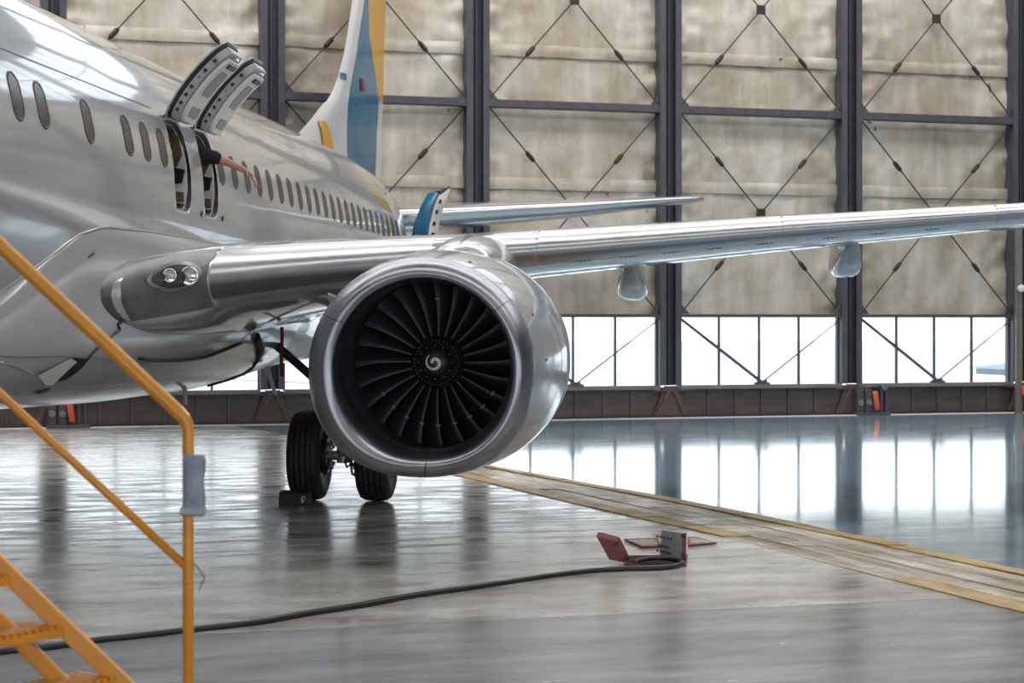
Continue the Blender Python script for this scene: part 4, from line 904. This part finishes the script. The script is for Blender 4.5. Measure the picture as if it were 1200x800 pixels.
# ============================================================ THINGS ON THE FLOOR
# wheel chock
q = G(347, 588); ch = tag(empty('wheel_chock', (-2.66, 23.1, 0), -TH), 'black rubber wedge chocking the left tyre', 'chock')
MB().prism([(-.19, -.14, 0), (-.19, .12, 0), (-.19, .10, .14), (-.19, .02, .17), (-.19, -.10, .15)], (.37, 0, 0)).build('wedge', M['tyre'], ch, bevel=.012)
MB().lathe([(0, .03), (-.012, .03), (-.012, .018), (0, .018)], (.12, -.125, .08), 'y', 16).build('rope_ring', M['gearpaint'], ch)
MB().prism([(.09, -.135, .03), (.13, -.137, .03), (.11, -.133, .11)], (0, -.006, 0)).build('end_mark', M['gearpaint'], ch)
# service pit with its two hinged lids
pc = G(768, 648); pit = tag(empty('service_pit', (pc.x, pc.y, 0), WROT*.3), 'red-edged floor service pit at the end of the black cable', 'hatch')
def pl(x, y, z=0.):
    d = G(x, y, z)-Vector((pc.x, pc.y, 0)); a = -WROT*.3; return Vector((d.x*cos(a)-d.y*sin(a), d.x*sin(a)+d.y*cos(a), z))
MB().prism([pl(733, 660, .004), pl(803, 661, .004), pl(805, 650, .004), pl(733, 652, .004)], (0, 0, .006)).build('pit_opening', M['void'], pit)  # black sheet on the slab, painting in the dark of the pit
MB().tube([pl(733, 661, .012), pl(803, 662, .012), pl(805, 650, .012), pl(733, 652, .012)], .014, 6, closed=True).build('pit_rim', M['red'], pit)
for pts in ([(731, 632.5), (770, 631), (775, 641), (752, 641.5)], [(806, 630.5), (815, 630), (840, 637), (806, 640)]):
    MB().prism([pl(x, y, .006) for x, y in pts], (0, 0, .012)).build('cover_frame', M['red'], pit)
    c = sum((Vector((x, y, 0)) for x, y in pts), Vector())/4; MB().prism([pl(c.x+(x-c.x)*.8, c.y+(y-c.y)*.72, .010) for x, y in pts], (0, 0, .012)).build('cover_plate', M['plate'], pit)
# tilted red lid
Yl = G(735, 659).y
def wp(x, y, Y=Yl): return P(x, y, Y)-Vector((pc.x, pc.y, 0))
def rotl(d): a = -WROT*.3; return Vector((d.x*cos(a)-d.y*sin(a), d.x*sin(a)+d.y*cos(a), d.z))
f4 = [rotl(wp(714, 656)), rotl(wp(736, 660)), rotl(wp(723, 634)), rotl(wp(698, 627.5))]; 
MB().prism(f4, rotl(Vector((.03, .05, .035)))).build('red_lid', M['red'], pit, bevel=.006)
for x, y in ((722.5, 636.5), (734.5, 653)): p = rotl(wp(x, y)); MB().box(p-Vector((.02, .012, .022)), p+Vector((.02, .05, .022))).build('rubber_buffer', M['rubber'], pit, bevel=.005)
# upright connector panel
Yp = G(800, 658).y
pa = [rotl(wp(773, 650, Yp+.25)), rotl(wp(798, 657, Yp)), rotl(wp(799, 624.5, Yp)), rotl(wp(775, 620.5, Yp+.25))]
MB().prism(pa, rotl(Vector((.035, .03, 0)))).build('connector_panel', M['concretebox'], pit, bevel=.005)
MB().prism([rotl(wp(798.5, 657, Yp)), rotl(wp(804, 656, Yp+.03)), rotl(wp(804.5, 624.5, Yp+.03)), rotl(wp(799, 624.5, Yp))], rotl(Vector((.0, .06, 0)))).build('panel_edge', M['red'], pit, bevel=.004)
for r_, (x0, y0, x1, y1) in enumerate(((771, 628, 787, 631), (772, 638, 783, 641), (771, 644.5, 786, 648))):
    for k in range(5):
        x = x0+(x1-x0)*k/4; y = y0+(y1-y0)*k/4; p = rotl(wp(x, y, Yp+.25-.25*(x-773)/25)); MB().tube([p+Vector((0, .0, 0)), p+Vector((-.012, -.03, 0))], .009, 8).build('socket_plug', M['rubber'], pit)
for y in (627.5, 650): p = rotl(wp(801, y, Yp-.03)); MB().box(p-Vector((.02, .01, .02)), p+Vector((.02, .02, .02))).build('rubber_buffer', M['rubber'], pit, bevel=.004)
# cable
def smooth(pts, n=8):
    out = []; P_ = [pts[0]]+pts+[pts[-1]]
    for i in range(1, len(P_)-2):
        a, b, c, d = P_[i-1], P_[i], P_[i+1], P_[i+2]
        for k in range(n):
            t = k/n; out.append(.5*((2*b)+(c-a)*t+(2*a-5*b+4*c-d)*t*t+(3*b-a-3*c+d)*t**3))
    return out+[pts[-1]]
cp = [(-60, 771), (0, 763), (60, 757), (110, 750), (165, 744), (225, 737), (300, 728.5), (360, 718), (420, 709), (480, 698), (540, 689.5), (600, 680.5), (640, 674.5), (690, 668.5), (730, 666), (770, 665), (793, 662.5), (799, 658.5), (790, 655.5), (770, 654), (752, 656), (744, 659)]
MBc = MB().tube(smooth([G(x, y, .024) for x, y in cp], 6), .0235, 10)
co = MBc.build('power_cable', M['cable'], None, smooth=True); tag(co, 'thick black cable snaking across the floor to the pit', 'cable')
# ============================================================ YELLOW STAIRS, near left
SY = 7.3; st = tag(empty('boarding_stairs', (P(120, 376, SY).x, SY, 0)), 'yellow mobile steps with tubular handrail, close at lower left', 'stairs')
so = Vector((P(120, 376, SY).x, SY, 0))
def S(x, y, Y=SY): return P(x, y, Y)-so
def run(a, b, k): return a+(b-a)*k
pb = S(220, 490); top = S(-420, -145+0); 
MB().tube([S(-420, -115), S(0, 287), S(206, 480), S(216, 491), S(220.5, 503), S(220.5, 650), S(221, 1045)], [.028, .028, .028, .026, .0225, .0215, .0215], 14).build('handrail', M['yellow'], st, smooth=True)
MB().tube([S(-420, 65), S(0, 461), S(44, 502), S(217, 663)], .017, 12).build('mid_rail', M['yellow'], st, smooth=True)
# collar where the rail meets the post
MB().tube([S(208, 481), S(216, 490), S(220, 500)], .026, 12).build('rail_joint', M['yellow'], st)
def beam(name, a, b, hgt, dep):
    d = (b-a).normalized(); nn = Vector((-d.z, 0, d.x))*hgt/2; off = Vector((0, dep, 0)); MB().prism([a-nn, b-nn, b+nn, a+nn], off).build(name, M['yellow'], st, bevel=.006)
beam('stringer', S(-420, 262), S(380, 1030), .068, .04)
ZS = 6.35
beam('lower_stringer', S(-420, 318, SY-.05), S(305, 1030, SY-.05), .06, .04)
# far stringer on the other side of the treads is towards the camera, out of frame to the left
beam('stringer', S(-420, 262, SY)+Vector((-.55, -.75, 0)), S(380, 1030, SY)+Vector((-.55, -.75, 0)), .068, .04)
dv = Vector((-.55, -.75, 0))
for k in range(-5, 4):
    c = S(76+k*62, 740+k*60)-Vector((0, 0, .0)); 
    if c.z < -2.2: continue
    tr_ = MB(); a = c+Vector((.0, 0, -.02)); wv_ = Vector((-.17, .125, 0))
    tr_.prism([a, a+dv, a+dv+wv_, a+wv_], (0, 0, .03)); to = tr_.build('tread', M['yellow'], st, bevel=.004)
    th = MB()
    for j in range(26):
        s = a+dv*(j+.5)/26+Vector((0, 0, .03)); th.prism([s, s+dv*.018, s+dv*.018+wv_, s+wv_], (0, 0, .016))
    q_ = th.build('tread_teeth', M['yellow'], to); q_['kind'] = 'stuff'
for k in range(2):
    w_ = S(220.5, 1045)+dv*k; MB().lathe([(-.03, 0), (-.03, .07), (-.02, .09), (.02, .09), (.03, .07), (.03, 0)], (w_.x, w_.y, .09), 'y', 20).build('castor', M['tyre'], st, smooth=True)
beam('base_beam', S(220, 1010), S(380, 1010), .05, .04)
# plastic-wrapped pouch on the post and the wire hook
pk = tag(empty('wrapped_pouch', so+S(229, 567)+Vector((0, -.056, 0))), 'grey plastic-wrapped pouch taped to the yellow post', 'bag')
v = []; nz = 9
for j in range(nz+1):
    z = .118-.236*j/nz; sh_ = .006*sin(j*1.3)
    for k in range(14):
        a = 2*PI*k/14; x = (.043+.0015*sin(j))*(1 if cos(a) > 0 else -1)*abs(cos(a))**.45+sh_*.4; y = -.002+.024*sin(a)+.003*sin(j*2+k)
        v.append((x+.004, y, z))
f = [(j*14+k, j*14+(k+1) % 14, (j+1)*14+(k+1) % 14, (j+1)*14+k) for j in range(nz) for k in range(14)]+[tuple(range(13, -1, -1)), tuple(range(nz*14, nz*14+14))]
MB().add(v, f).build('pouch', M['tape'], pk, smooth=True); MB().box((-.046, -.030, -.112), (.048, .026, -.082)).build('tape_band', M['concretebox'], pk, bevel=.004)
MB().tube([S(222, 655, SY)+Vector((0, -.0, 0)), S(231, 664), S(240, 677), S(236, 684), S(233, 692)], .0035, 6).build('wire_hook', M['sill'], st)
